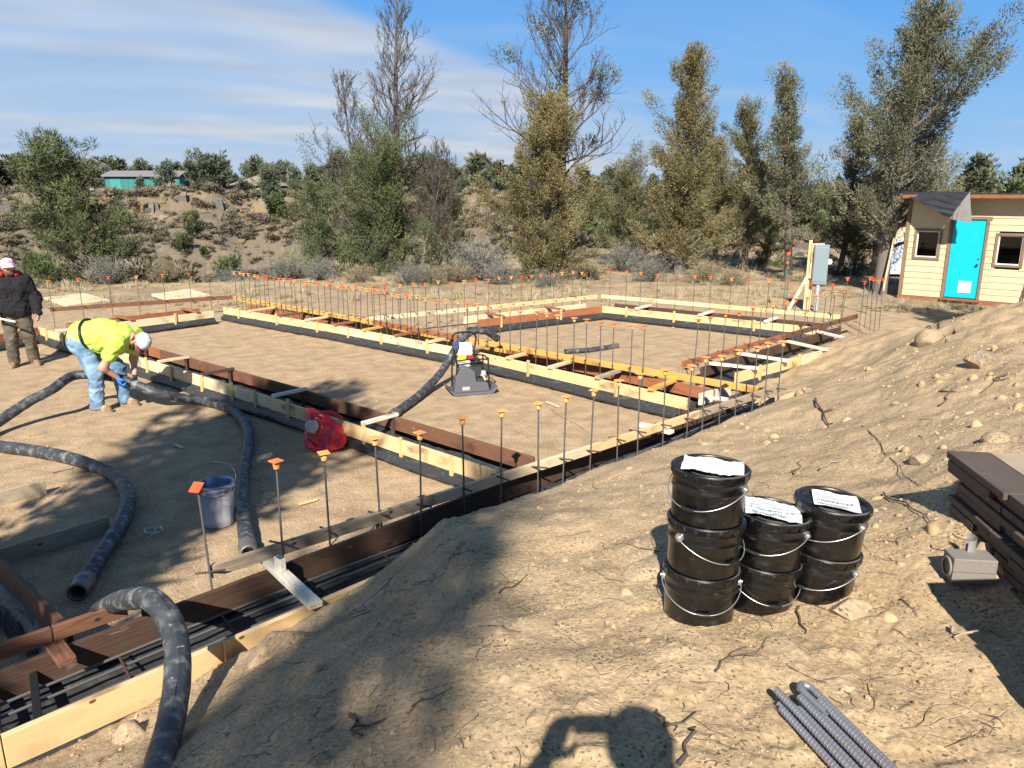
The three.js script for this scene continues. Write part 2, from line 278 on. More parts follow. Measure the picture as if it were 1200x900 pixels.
// black membrane hung under a form board: the outside bulge, seen as a wrinkled roll
function skirt(pts, out, top, floor, bulge) {
  const L = lengthOf(pts), n = Math.max(6, Math.ceil(L / .07)), prof = [[-.004, top + .012], [.012, top - .025], [.55, lerp(top, floor, .40)], [1, lerp(top, floor, .72)], [.92, lerp(top, floor, .9)], [.55, floor - .02]], P = [], U = [], I = [];
  const seed = rF() * 50;
  for (let i = 0; i <= n; i++) { const d = L * i / n, q = along(pts, d); prof.forEach((r, k) => {
    const w = 1 + .45 * n3(d * 1.1, k * .4, seed) + .25 * n3(d * 4.3, k * .9, seed + 3), o = (k < 2 ? r[0] : r[0] * bulge * w + .016 * n3(d * 11, k * 2.1, seed)) + .021;
    P.push(q.p.x + q.n.x * out * o, r[1] + (k > 1 && k < 5 ? .012 * n3(d * 3.7, k, seed + 9) : 0), q.p.z + q.n.z * out * o); U.push(d, k * .06); }); }
  const m = prof.length; for (let i = 0; i < n; i++) for (let k = 0; k < m - 1; k++) { const a = i * m + k; I.push(a, a + m, a + 1, a + 1, a + m, a + m + 1); }
  const g = new THREE.BufferGeometry(); g.setAttribute('position', new THREE.Float32BufferAttribute(P, 3)); g.setAttribute('uv', new THREE.Float32BufferAttribute(U, 2)); g.setIndex(I); g.computeVertexNormals(); return g;
}
function liner(a, b, y) { // sheet across the trench floor, a and b polylines of equal count
  const L = lengthOf(a), n = Math.ceil(L / .09), m = 7, P = [], U = [], I = [], Lb = lengthOf(b), seed = rF() * 40;
  for (let i = 0; i <= n; i++) { const p = along(a, L * i / n).p, q = along(b, Lb * i / n).p; for (let k = 0; k < m; k++) { const t = k / (m - 1), d = L * i / n, e = Math.pow(Math.abs(t * 2 - 1), 3);
    P.push(lerp(p.x, q.x, t), y + e * .07 + .035 * n3(d * 2.6, t * 4, seed) + .022 * n3(d * 8, t * 7, seed) + .008 * n3(d * 22, t * 12, seed), lerp(p.z, q.z, t)); U.push(d, t * .6); } }
  for (let i = 0; i < n; i++) for (let k = 0; k < m - 1; k++) { const c = i * m + k; I.push(c, c + m, c + 1, c + 1, c + m, c + m + 1); }
  const g = new THREE.BufferGeometry(); g.setAttribute('position', new THREE.Float32BufferAttribute(P, 3)); g.setAttribute('uv', new THREE.Float32BufferAttribute(U, 2)); g.setIndex(I); g.computeVertexNormals(); return g;
}
// one form wall: boards end to end, its stakes, its membrane. out = +1 / -1: the side the stakes and the bulge stand on
function formWall(label, pts, mats, out, o = {}) {
  const t = thing('form_wall', label, 'formwork'), L = lengthOf(pts), each = o.each || 3.6, tall = o.tall || .155;
  const n = o.joints ? pts.length - 1 : Math.max(1, Math.round(L / each));
  for (let i = 0; i < n; i++) {
    const a = o.joints ? pts[i].clone() : along(pts, L * i / n).p, b = o.joints ? pts[i + 1].clone() : along(pts, L * (i + 1) / n).p, d = b.clone().sub(a).normalize();
    a.addScaledVector(d, .003); b.addScaledVector(d, -.003); const w = (rF() - .5) * .012; a.y += w; b.y += (rF() - .5) * .012;
    part('form_board', beam(a, b, .038, tall, .004), Array.isArray(mats) ? mats[i % mats.length] : mats, t);
  }
  const sp = o.stakes === undefined ? 1.25 : o.stakes;
  if (sp) for (let d = .35 + rF() * .3; d < L - .15; d += sp * (.7 + .6 * rF())) {
    const q = along(pts, d), h = q.p.y + .015 + rF() * .05, off = (.019 + .018) * out, c = q.p.clone().addScaledVector(q.n, off); c.y = h;
    const g = new RoundedBoxGeometry(.045, h + .15, .028, 1, .004); uvBox(g); shiftUV(g, rF() * 5, rF() * 4); g.translate(0, -(h + .15) / 2, 0);
    g.rotateX((rF() - .5) * .05); g.rotateZ((rF() - .5) * .07); g.rotateY(Math.atan2(-q.dir.z, q.dir.x)); g.translate(c.x, c.y, c.z);
    part('stake', g, o.stakeMat || M.stake, t);
  }
  if (o.skirt !== false) part('membrane', skirt(pts, out, pts[0].y - tall, o.floor ?? .03, o.bulge || .075), M.poly, t);
  if (o.inner) part('inner_membrane', skirt(pts, -out, pts[0].y - tall, o.floor ?? 0, .035), M.poly, t);
  return t;
}
function template(label, pts, mats, walls, o = {}) { // the board that carries the upright bars, on cross blocks
  const t = thing('template_board', label, 'guide board'), L = lengthOf(pts), n = o.n || Math.max(1, Math.round(L / 3.2));
  for (let i = 0; i < n; i++) { const a = along(pts, L * i / n + (i ? .004 : 0)).p, b = along(pts, L * (i + 1) / n - .004).p; part('board', beam(a, b, .038, .089, .004), Array.isArray(mats) ? mats[i % mats.length] : mats, t); }
  (o.cross || []).forEach(([p, q, m]) => { const a = p.clone(), b = q.clone(); a.y = b.y = .343; const e = b.clone().sub(a).normalize(); a.addScaledVector(e, -.05); b.addScaledVector(e, .05); part('cross_piece', beam(a, b, .089, .038, .004), m || M.white, t); });
  return t;
}
/* the lines of the boards, from the survey of the photograph */
const TT = TOP + .132;
const L1n = [at(45, 383, TOP), at(150, 415, TOP), at(402, 491, TOP), at(584, 552, TOP)];
const L1f = side(L1n, .50 * -1);
const L2n = [at(262, 360, TOP), at(397, 382, TOP), at(530, 406, TOP), at(657, 434, TOP), at(806, 467, TOP)];
const T2 = [at(275, 347.5, TT), at(395, 367, TT), at(500, 386.5, TT), at(585, 401.5, TT), at(701, 422, TT), at(889, 453, TT)];
const L2f = side(L2n, -.62);
const T4 = [at(240, 664, TT), at(400, 612, TT), at(585, 556, TT), at(700, 519, TT), at(862, 467, TT), at(915, 450, TT)];
const L4i = [F4P(-1.6, -.575, TOP), F4P(8.75, -.64, TOP)];
const L4o = [F4P(-1.5, 0, TOP), F4P(-.0, 0, TOP), F4P(3.15, 0, TOP), F4P(6.6, 0, TOP), F4P(8.7, 0, TOP)];
const L3n = [at(92, 383, TOP), at(250, 364, TOP)], L3f = side(L3n, -.62), T3 = [at(58, 360.5, TT), at(130, 355, TT), at(272, 346, TT)];
const RBn = [at(560, 375, TOP), at(705, 359, TOP)], RBt = [at(430, 371.5, TT), at(500, 365, TT), at(700, 345.5, TT)], RBf = side(RBn, -.55);
const RFn = [at(706, 358.5, TOP), at(900, 378, TOP), at(960, 384, TOP)], RFt = [at(705, 345, TT), at(900, 361.5, TT), at(985, 369, TT)], RFf = side(RFn, -.55);
const T5 = [at(800, 423.5, TT), at(1005, 368, TT)], L5i = [at(822, 430, TOP), at(985, 383, TOP)], L5o = [at(862, 437, TOP), at(940, 417, TOP), at(1037, 390, TOP)];
formWall('pale pine form wall with many stakes running behind the bending worker', L1n, [M.pine, M.pinePale, M.pine], 1, { stakes: .72, inner: false });
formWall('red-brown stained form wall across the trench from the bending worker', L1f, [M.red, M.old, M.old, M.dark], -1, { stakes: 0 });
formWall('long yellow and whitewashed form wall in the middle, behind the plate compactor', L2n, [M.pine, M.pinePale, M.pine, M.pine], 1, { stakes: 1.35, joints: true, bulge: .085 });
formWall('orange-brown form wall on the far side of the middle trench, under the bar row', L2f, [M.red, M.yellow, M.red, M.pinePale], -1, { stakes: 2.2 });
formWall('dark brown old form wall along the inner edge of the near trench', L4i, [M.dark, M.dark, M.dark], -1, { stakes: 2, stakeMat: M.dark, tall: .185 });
formWall('fresh pale pine plank form in the lower left, beside the soil mound', L4o, [M.pine, M.pine, M.pinePale, M.old], 1, { stakes: 1.9, tall: .185, floor: .05, bulge: .05, joints: true });
formWall('white-faced form wall at the far left end of the pad', L3n, [M.pinePale, M.white], 1, { stakes: 1.5 });
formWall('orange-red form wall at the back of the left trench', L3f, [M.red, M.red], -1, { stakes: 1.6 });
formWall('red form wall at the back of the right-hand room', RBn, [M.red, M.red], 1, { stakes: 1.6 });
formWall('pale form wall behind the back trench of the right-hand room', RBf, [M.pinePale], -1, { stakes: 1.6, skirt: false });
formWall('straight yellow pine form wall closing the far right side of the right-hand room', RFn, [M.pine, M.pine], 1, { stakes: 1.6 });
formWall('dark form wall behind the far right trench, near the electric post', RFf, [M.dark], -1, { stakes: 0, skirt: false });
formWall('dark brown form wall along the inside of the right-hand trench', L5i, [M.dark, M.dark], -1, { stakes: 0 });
formWall('pale outer form wall of the right-hand trench, ending near the big tree', L5o, [M.pine, M.pinePale], 1, { stakes: 1.0, joints: true });
formWall('short whitish board closing the right end of the middle trench', [at(820, 461, TOP), at(856, 451, TOP)], [M.white], 1, { stakes: 0, skirt: false });
formWall('red-brown form board in the lower left corner running away from the plank', [at(-40, 616, TOP), at(80, 733, TOP)], [M.old], 1, { stakes: 0, tall: .185 });
formWall('brown form board at the left edge, behind the standing worker', [at(-60, 402, TOP), at(44, 384, TOP)], [M.red], 1, { stakes: 1 });
const lin = (label, a, b, y = .035) => tag(mesh('trench_liner', liner(a, b, y), M.poly), label, 'plastic sheet');
lin('black plastic sheet lining the trench behind the bending worker', side(L1n, -.03), side(L1f, .03));
lin('black plastic sheet lining the middle trench under the yellow board', side(L2n, -.03), side(L2f, .03));
lin('grey plastic sheet lining the near trench beside the mound', side(L4o.slice(0, 5), -.028), [F4P(-1.5, -.61, TOP), F4P(0, -.61, TOP), F4P(3.15, -.61, TOP), F4P(6.6, -.61, TOP), F4P(8.7, -.61, TOP)]);
lin('black plastic sheet lining the right-hand trench below the white cross pieces', [at(826, 431.5, TOP), at(985, 384, TOP)], [at(866, 438, TOP), at(1035, 391, TOP)]);
lin('black plastic sheet lining the trench at the back left', side(L3n, -.03), side(L3f, .03));
lin('black plastic sheet lining the dark trench in the lower left corner', [at(-60, 680, .03), at(40, 790, .03)], [at(-40, 620, .03), at(72, 735, .03)], .05);
const pick = (a, d) => along(a, d).p;
template('bright yellow and orange guide board carrying the long middle row of bars', T2, [M.yellow, M.yellow, M.red, M.yellow, M.yellow], null, { n: 5, cross: [1.1, 2.2, 3.1, 4.0, 4.9, 5.8, 6.7, 7.7, 8.6, 9.5, 10.4, 11.3].map((d, i) => [pick(L2n, d), pick(L2f, d), [M.pine, M.old, M.pinePale, M.red, M.yellow, M.red, M.pinePale, M.grey, M.pine, M.pinePale, M.grey, M.yellow][i]]) });
template('weathered grey guide board carrying the near row of tall bars', T4, [M.grey, M.pinePale, M.pine], null, { n: 4, cross: [[F4P(1.74, -.68, 0), F4P(1.66, .03, 0), M.white], [F4P(6.2, -.66, 0), F4P(6.2, -.35, 0), M.white], [F4P(7.8, -.66, 0), F4P(7.8, -.35, 0), M.white]] });
template('red-brown guide board carrying the sparse row of bars at the far left', T3, [M.old, M.red], null, { cross: [1, 2.4].map(d => [pick(L3n, d), pick(L3f, d), M.red]) });
template('pale guide board carrying the bars at the back of the right-hand room', RBt, [M.pinePale, M.pine], null, { cross: [.6, 2.2].map(d => [pick(RBn, d), pick(RBf, d), M.red]) });
template('pale yellow guide board carrying the far right row of bars', RFt, [M.pinePale, M.pine], null, { cross: [.9, 2.4, 3.8].map(d => [pick(RFn, d), pick(RFf, d), M.white]) });
template('rusty red guide board carrying the bars of the right-hand trench', T5, [M.red, M.old], null, { cross: [[at(836, 428, TOP), at(885, 433, TOP)], [at(873, 417, TOP), at(920, 424, TOP)], [at(925, 402, TOP), at(965, 411, TOP)], [at(962, 391, TOP), at(1000, 400, TOP)]] });
template('dark guide board end in the lower left, left of the hose over the form', [at(-40, 768, TT), at(148, 704.5, TT)], [M.old], null, { n: 2, cross: [[F4P(.40, -.72, 0), F4P(.40, -.42, 0), M.old]] });
// upright legs and cross bars in the trench behind the bending worker
{ const t = [.9, 3.6, 5.0, 6.3, 8.1, 9.9].map((d, i) => { const s = thing('spreader', ['first', 'second', 'third', 'fourth', 'fifth', 'last'][i] + ' white-topped spreader from the left across the trench behind the bending worker', 'spreader', [0, 0, 0], 0, 'spreaders across the left trench'); const a = pick(L1n, d).setY(.342), b = pick(L1f, d).setY(.342); part('rail', beam(a, b, .06, .038, .003), [M.white, M.white, M.pinePale, M.dark, M.white, M.white][i], s); part('leg', beam(b.clone().lerp(a, .12).setY(.304), b.clone().lerp(a, .16).setY(.304), .05, .34, .002), M.dark, s); return s; }); }
// the white angle bracket on the cross piece of the near trench
{ const c = F4P(1.715, -.46, 0), s = thing('bracket_block', 'small white upright block fixed on the cross piece under the grey guide board', 'block', [c.x, .3456, c.z], Math.atan2(-F4D.z, F4D.x)); part('upright', rbox(.04, .09, .085, .003, 0, .045, 0), M.white, s); part('nail_plate', box(.03, .002, .06, .0, .0912, 0), M.steel, s); }

/* ---------- upright bars with caps ---------- */
function makeBar(capMat) {
  const g = new THREE.Group();
  const ribs = []; for (let y = .05; y < .98; y += .035) ribs.push(new THREE.TorusGeometry(.0076, .0012, 3, 6).rotateX(Math.PI / 2 + .5).translate(0, y, 0));
  mesh('bar', [new THREE.CylinderGeometry(.0076, .0076, 1.03, 7).translate(0, .515, 0), ...ribs], M.steel, g);
  const cap = mesh('cap', [rbox(.078, .010, .078, .004, 0, 1.052, 0, 2), lathe([[.0, .992], [.019, .992], [.021, 1.0], [.024, 1.046], [0, 1.0465]], 14)], capMat, g);
  mesh('tie', [rod([-.085, .446, .035], [.085, .457, -.045], .008, 6)], M.tie, g);
  return g;
}
const barKinds = [M.cap, M.capPale, M.capRed].map(makeBar);
const ordW = n => ['first', 'second', 'third', 'fourth', 'fifth', 'sixth', 'seventh', 'eighth', 'ninth', 'tenth', 'eleventh', 'twelfth'][n] || (n + 1) + ([, 'st', 'nd', 'rd'][(n + 1) % 10] && ((n + 1) % 100 < 11 || (n + 1) % 100 > 13) ? [, 'st', 'nd', 'rd'][(n + 1) % 10] : 'th');
const rB = rng(19);
function barAt(p, dir, label, group, kind, o = {}) {
  const c = barKinds[kind].clone(); c.name = numbered('rebar_dowel'); scene.add(c); tag(c, label, 'rebar', group);
  c.position.set(p.x, (o.dy || 0) - .035 + (rB() - .5) * .04, p.z); c.rotation.set((rB() - .5) * .07, Math.atan2(-dir.z, dir.x) + Math.PI / 2 + (rB() - .5) * .7, (rB() - .5) * .07);
  if (o.cap) c.children[1].rotation.set(...o.cap), c.children[1].position.set(...o.capPos);
  return c;
}
function barRow(pts, ds, off, what, group, mix) { ds.forEach((d, i) => { const q = along(pts, d); const r = rB(); barAt(q.p.clone().addScaledVector(q.n, off), q.dir, ordW(i) + ' capped bar from the left ' + what, group, r < mix[0] ? 0 : r < mix[0] + mix[1] ? 1 : 2); }); }
const spaced = (pts, step, a = 0, b = 0) => { const L = lengthOf(pts), r = []; for (let d = a; d < L - b; d += step) r.push(d + (rB() - .5) * .06); return r; };
{ // the near row, bar by bar
  const xs = [246, 328, 383, 443, 489, 541, 583, 627, 656, 688, 721, 745, 775, 802, 821, 842, 860, 879, 895, 909];
  xs.forEach((px, i) => {
    let k = 0; const line = T4.map(p => p); // where the line of the guide board shows at this column
    let best = 0, bd = 1e9; const L = lengthOf(T4); for (let d = 0; d <= L; d += .01) { const p = along(T4, d).p, zc = -(p.z * CP) + (EYE - p.y) * SP, X = 600 + FOC * p.x / zc; if (Math.abs(X - px) < bd) { bd = Math.abs(X - px); best = d; } }
    const q = along(T4, best), p = q.p.clone().addScaledVector(q.n, .035);
    const b = barAt(p, q.dir, ordW(i) + ' capped bar from the left in the near row along the grey guide board', 'capped bars of the near row', i < 1 ? 2 : i < 2 ? 0 : i < 4 ? 1 : 1);
    if (i === 0) { b.rotation.set(.02, -.3, .03); b.children[1].rotation.set(.62, 0, .0); b.children[1].position.set(0, .19, -.60); }
  });
}
barRow(T2, [...spaced(T2, .205, .15, 0).filter(d => d < 6.3), ...spaced(T2, .25, 6.4, 1.5)], .035, 'in the long middle row on the yellow guide board', 'capped bars of the middle row', [.38, .52]);
barRow(T3, [.05, .62, 1.2, 1.75, 2.3, 2.85, 3.3].filter(d => d < lengthOf(T3)), .035, 'in the sparse row at the far left', 'capped bars of the far left row', [.4, .3]);
barRow(RBt, spaced(RBt, .30, .15, .2), -.035, 'at the back of the right-hand room', 'capped bars of the back row', [.5, .3]);
barRow(RFt, spaced(RFt, .42, .2, .2), -.035, 'on the far right row before the trees', 'capped bars of the far right row', [.4, .2]);
barRow(T5, spaced(T5, .40, .25, .6), .04, 'on the rusty red guide board of the right-hand trench', 'capped bars of the right-hand trench', [.6, .3]);
[[985, 372], [1006, 378], [1013, 371], [1019, 376], [1024, 379], [1030, 373]].forEach(([x, y], i) => barAt(at(x, y + 12, .1), V(1, 0, -1), ordW(i) + ' capped bar from the left in the tall cluster at the far corner', 'capped bars of the corner cluster', i % 2 ? 2 : 0, { dy: .12 }));
{ // two dark rails across the near trench
  [[.12, -.72, -.02, .10], [.30, -.70, .16, .08]].forEach(([t0, s0, t1, s1], i) => tag(mesh('rail', beam(F4P(t0, s0, .26), F4P(t1, -.06, .12), .04, .03), M.black), ['left one of two dark rails slanting across the trench in the lower left', 'right one of two dark rails slanting across the trench in the lower left'][i], 'rail'));
}
{ // short bars tied across the lying ones
  for (let i = 0; i < 9; i++) { const t = -.6 + i * .62; tag(mesh('cross_bar', rod(F4P(t, -.08, .15), F4P(t + .05, -.52, .165), .008, 6), M.tie), ordW(i) + ' short bar from the left tied across the bars in the near trench', 'rebar', 'cross bars of the near trench'); }
}
{ // bars lying in the near trench
  [[.13, .135], [.25, .115], [.38, .13], [.47, .15]].forEach(([s, y], i) => tag(mesh('trench_rebar', tube([F4P(-1.3, -s, y), F4P(1.5, -s - .03, y + .02), F4P(4, -s + .02, y), F4P(8.5, -s, y + .01)], .0095, 7, 60), M.steel), ['bare bar lying in the near trench next to the pale plank', 'bare bar lying along the middle of the near trench', 'bare bar lying in the near trench towards the dark wall', 'bare bar lying tight against the foot of the dark wall in the near trench'][i], 'rebar'));
}
/* ---------- trees and scrub ---------- */
class Leaves { // many small separate blades
  constructor() { this.P = []; this.C = []; }
  blade(x, y, z, dx, dy, dz, len, wid, c, r) {
    // a narrow kite: root, two shoulders, tip
    let ax = dy * .3 + r() - .5, ay = dz + r() - .5, az = dx * .4 + r() - .5; let cx = dy * az - dz * ay, cy = dz * ax - dx * az, cz = dx * ay - dy * ax; const m = 1 / (Math.hypot(cx, cy, cz) || 1); cx *= m * wid; cy *= m * wid; cz *= m * wid;
    const tx = x + dx * len, ty = y + dy * len, tz = z + dz * len;
    this.P.push(x + cx, y + cy, z + cz, x - cx, y - cy, z - cz, tx, ty, tz);
    for (let i = 0; i < 3; i++) this.C.push(c[0], c[1], c[2]);
  }
  clump(cx, cy, cz, R, n, len, wid, pal, r, upw = .35, dir) {
    const t = r(), base = mix3(pal[0], pal[1], t), dry = r() < .2;
    for (let i = 0; i < n; i++) {
      let a = r() * 6.283, u = r() * 2 - 1, q = Math.sqrt(1 - u * u), dx = Math.cos(a) * q, dy = u, dz = Math.sin(a) * q; const d = R * Math.pow(r(), .4);
      let ox = dx * d * .82, oy = dy * d * .82, oz = dz * d * .82; if (dir) { const q = (ox * dir.x + oy * dir.y + oz * dir.z) * .75; ox += dir.x * q; oy += dir.y * q + Math.abs(q) * .15; oz += dir.z * q; } const x = cx + ox, y = cy + oy, z = cz + oz;
      dx += (dir ? dir.x * .6 : 0); dy += upw + (dir ? dir.y * .5 : 0); dz += (dir ? dir.z * .6 : 0); const m = 1 / Math.hypot(dx, dy, dz); dx *= m; dy *= m; dz *= m;
      const k = .75 + .5 * r(), c = mix3(base, pal[2], (dry ? .45 : .05) * r() * 2); this.blade(x, y, z, dx, dy, dz, len * (.6 + .8 * r()), wid * (.7 + .6 * r()), [c[0] * k, c[1] * k, c[2] * k], r);
    }
  }
  geo() { const g = new THREE.BufferGeometry(); g.setAttribute('position', new THREE.Float32BufferAttribute(this.P, 3)); g.setAttribute('color', new THREE.Float32BufferAttribute(this.C, 3)); g.computeVertexNormals(); return g; }
}
class Wood { // tapered crooked stems in one geometry
  constructor() { this.P = []; this.I = []; }
  stem(pts, r0, r1, n = 5) {
    const m = pts.length, b = this.P.length / 3; let px = 0, pz = 1;
    for (let i = 0; i < m; i++) {
      const a = pts[Math.max(0, i - 1)], c = pts[Math.min(m - 1, i + 1)], d = V(c.x - a.x, c.y - a.y, c.z - a.z).normalize(); const s = V(d.y, -d.x, 0); if (s.lengthSq() < .01) s.set(0, d.z, -d.y); s.normalize(); const t = V(0, 0, 0).crossVectors(d, s), r = lerp(r0, r1, i / (m - 1));
      for (let k = 0; k < n; k++) { const q = k / n * 6.283, co = Math.cos(q) * r, si = Math.sin(q) * r; this.P.push(pts[i].x + s.x * co + t.x * si, pts[i].y + s.y * co + t.y * si, pts[i].z + s.z * co + t.z * si); }
    }
    for (let i = 0; i < m - 1; i++) for (let k = 0; k < n; k++) { const A = b + i * n + k, B = b + i * n + (k + 1) % n; this.I.push(A, B, B + n, A, B + n, A + n); }
  }
  geo() { const g = new THREE.BufferGeometry(); g.setAttribute('position', new THREE.Float32BufferAttribute(this.P, 3)); g.setIndex(this.I); g.computeVertexNormals(); return g; }
}
function crooked(a, dir, L, n, r, wob, rise = 0) { const p = [a.clone()], d = dir.clone(); for (let i = 0; i < n; i++) { d.x += (r() - .5) * wob; d.y += (r() - .5) * wob + rise; d.z += (r() - .5) * wob; d.normalize(); p.push(p[i].clone().addScaledVector(d, L / n)); } return p; }
M.leaf = std({ vertexColors: true, side: THREE.DoubleSide, roughness: .9 });
M.bark = std({ color: new THREE.Color().setRGB(.13, .10, .08), roughness: .95 });
M.barkRed = std({ color: new THREE.Color().setRGB(.24, .13, .085), roughness: .95 });
M.barkGrey = std({ color: new THREE.Color().setRGB(.15, .13, .115), roughness: .95 }); M.barkDead = std({ color: new THREE.Color().setRGB(.095, .08, .07), roughness: .95 });
const PAL = { olive: [[0.148, 0.145, 0.06], [0.09, 0.096, 0.044], [0.25, 0.185, 0.09]], golden: [[0.205, 0.172, 0.07], [0.115, 0.108, 0.046], [0.29, 0.21, 0.095]], green: [[0.102, 0.13, 0.049], [0.067, 0.092, 0.039], [0.184, 0.173, 0.065]], dusty: [[0.152, 0.155, 0.085], [0.09, 0.098, 0.058], [0.23, 0.185, 0.115]], far: [[0.128, 0.153, 0.09], [0.09, 0.117, 0.075], [0.18, 0.18, 0.105]], farGrey: [[0.194, 0.227, 0.178], [0.13, 0.162, 0.13], [0.238, 0.248, 0.173]], pine: [[0.076, 0.094, 0.032], [0.047, 0.066, 0.026], [0.108, 0.108, 0.044]], lime: [[0.112, 0.145, 0.041], [0.081, 0.105, 0.037], [0.161, 0.161, 0.065]] };
// a juniper: trunk, limbs that rise, foliage in tufts along the outer half of every limb
function juniper(name, o) {
  const r = rng(o.seed), g = new THREE.Group(); g.name = name;
  const tr = new Wood(), br = new Wood(), lv = new Leaves(), H0 = o.h;
  const tp = crooked(V(0, -.3, 0), V(o.lean || 0, 1, 0).normalize(), H0 * .97 + .3, 12, r, .10, .03); tr.stem(tp, o.r, .02, 9);
  const N = o.n || 46, stemAt = t => { const f = clamp(t) * (tp.length - 1), i = Math.min(tp.length - 2, Math.floor(f)); return tp[i].clone().lerp(tp[i + 1], f - i); };
  for (let i = 0; i < N; i++) {
    const t = lerp(o.from, .985, Math.pow((i + r() * .8) / N, o.pow || .9)), a = i * 2.4 + r() * .9, prof = o.prof(t, a) * (r() < .14 && !(o.len > .25) ? 1.2 + .3 * r() : .45 + .65 * r());
    const s = stemAt(t), el = lerp(.25, .9, t) + (r() - .5) * .4, d = V(Math.cos(a) * Math.cos(el), Math.sin(el), Math.sin(a) * Math.cos(el)), L = prof / Math.max(.35, Math.cos(el));
    const p = crooked(s, d, L, 5, r, .28, .09); br.stem(p, Math.max(.012, o.r * .30 * (1 - t * .7)), .006, 5);
    const bare = o.bare ? o.bare(t, a) : 0;
    const m = Math.max(2, Math.round(L / ((o.step || .32) * (o.len ? 1.1 : .9))));
    for (let k = 0; k < m; k++) {
      const f = lerp(o.inner ?? .22, 1.02, (k + r() * .8) / m), ff = clamp(f) * 5, j = Math.min(4, Math.floor(ff)), q = p[j].clone().lerp(p[j + 1], ff - j), dir = p[j + 1].clone().sub(p[j]).normalize();
      q.x += (r() - .5) * o.R * 1.3; q.y += (r() - .5) * o.R; q.z += (r() - .5) * o.R * 1.3;
      if (r() < bare) { if (r() < .8) br.stem(crooked(p[j], V(r() - .5, r() * .8, r() - .5).normalize(), .5 + r() * .7, 4, r, .5, .05), .012, .003, 4); continue; }
      const tipK = f > .7 ? 1.22 : .9; lv.clump(q.x, q.y, q.z, o.R * (.44 + .42 * r()) * tipK, Math.round((o.leaves || 46) * (o.len ? 1.5 : 2.4) * tipK * tipK), o.len || .070, o.wid || .0155, o.pal, r, .4, dir);
    }
  }
  if (o.low) for (let i = 0; i < o.low; i++) { const a = r() * 6.283, d = o.prof(o.from, a) * (.4 + .7 * r()); const hh = H0 * o.from * (.2 + .9 * r()); lv.clump(Math.cos(a) * d, hh, Math.sin(a) * d, o.R, Math.round((o.leaves || 46) * (o.len ? 1.5 : 2.4)), o.len || .070, o.wid || .0155, o.pal, r); }
  mesh('trunk', tr.geo(), o.bark || M.bark, g); mesh('branches', br.geo(), o.twig || o.bark || M.bark, g); mesh('crown', lv.geo(), M.leaf, g);
  return g;
}
function bareTree(o) {
  const r = rng(o.seed), g = new THREE.Group(), tr = new Wood(), br = new Wood(), lv = new Leaves();
  const tp = crooked(V(0, -.3, 0), V(o.lean || 0, 1, 0).normalize(), o.h + .3, 14, r, .07, .04); tr.stem(tp.slice(0, 8), o.r, o.r * .62, 9); br.stem(tp.slice(7), o.r * .62, .012, 7);
  const twig = (p, d, L, rad, lev) => {
    const q = crooked(p, d, L, lev > 2 ? 2 : lev > 1 ? 3 : 5, r, .42, .10); br.stem(q, rad, Math.max(.0045, rad * .35), lev > 1 ? 3 : 5);
    if (o.tuft && r() < o.tuft(q[q.length - 1], lev)) { const e = q[q.length - 1]; lv.clump(e.x, e.y, e.z, .28 + r() * .2, 120, .10, .021, o.pal, r); lv.clump(e.x + .2, e.y - .1, e.z, .25, 90, .10, .021, o.pal, r); }
    if (lev >= 3) return;
    const k = lev === 0 ? o.sub || 8 : lev === 1 ? 5 : 2;
    for (let i = 0; i < k; i++) { const f = lerp(.22, 1, (i + r()) / k) * (q.length - 1), j = Math.min(q.length - 2, Math.floor(f)), s = q[j].clone().lerp(q[j + 1], f - j), dd = q[j + 1].clone().sub(q[j]).normalize(); dd.add(V((r() - .5) * 1.9, (r() - .3) * 1.5, (r() - .5) * 1.9)).normalize(); twig(s, dd, L * (.30 + .28 * r()), Math.max(.006, rad * .45), lev + 1); }
  };
  for (let i = 0; i < o.n; i++) { const t = lerp(o.from, .99, (i + r()) / o.n), f = t * (tp.length - 1), j = Math.min(tp.length - 2, Math.floor(f)), s = tp[j].clone().lerp(tp[j + 1], f - j), a = i * 2.4 + r(), el = lerp(.15, 1.0, t) + (r() - .5) * .5; twig(s, V(Math.cos(a) * Math.cos(el), Math.sin(el), Math.sin(a) * Math.cos(el)), o.prof(t, a) * (.7 + .6 * r()), Math.max(.008, o.r * .26 * (1.15 - t)), 0); }
  if (o.extra) o.extra(twig, tp, r);
  mesh('trunk', tr.geo(), o.bark || M.barkRed, g); mesh('branches', br.geo(), o.twig || M.barkDead, g); if (lv.P.length) mesh('tuft', lv.geo(), M.leaf, g);
  return g;
}
function plant(name, proto, label, category, x, z, o = {}) {
  const g = o.clone ? proto.clone() : proto; g.name = numbered(name); scene.add(g); g.position.set(x, (o.y ?? wild(x, z)) - .05, z); g.rotation.y = o.turn || 0; if (o.s) g.scale.set(o.sx || o.s, o.s, o.sx || o.s); tag(g, label, category, o.group); return g;
}
const px2x = (px, d) => { const q = deep(px, 300, d); return q.x; };
const cone = (R, e = 1) => (t, a) => R * Math.pow(Math.max(0, 1 - t), e) * (.85 + .3 * Math.sin(a * 3 + t * 9)) + .12;
const egg = (R, m) => (t, a) => R * Math.pow(Math.sin(Math.PI * clamp(lerp(m, 1, t))), .75) * (.85 + .3 * Math.sin(a * 2 + t * 7)) + .10;
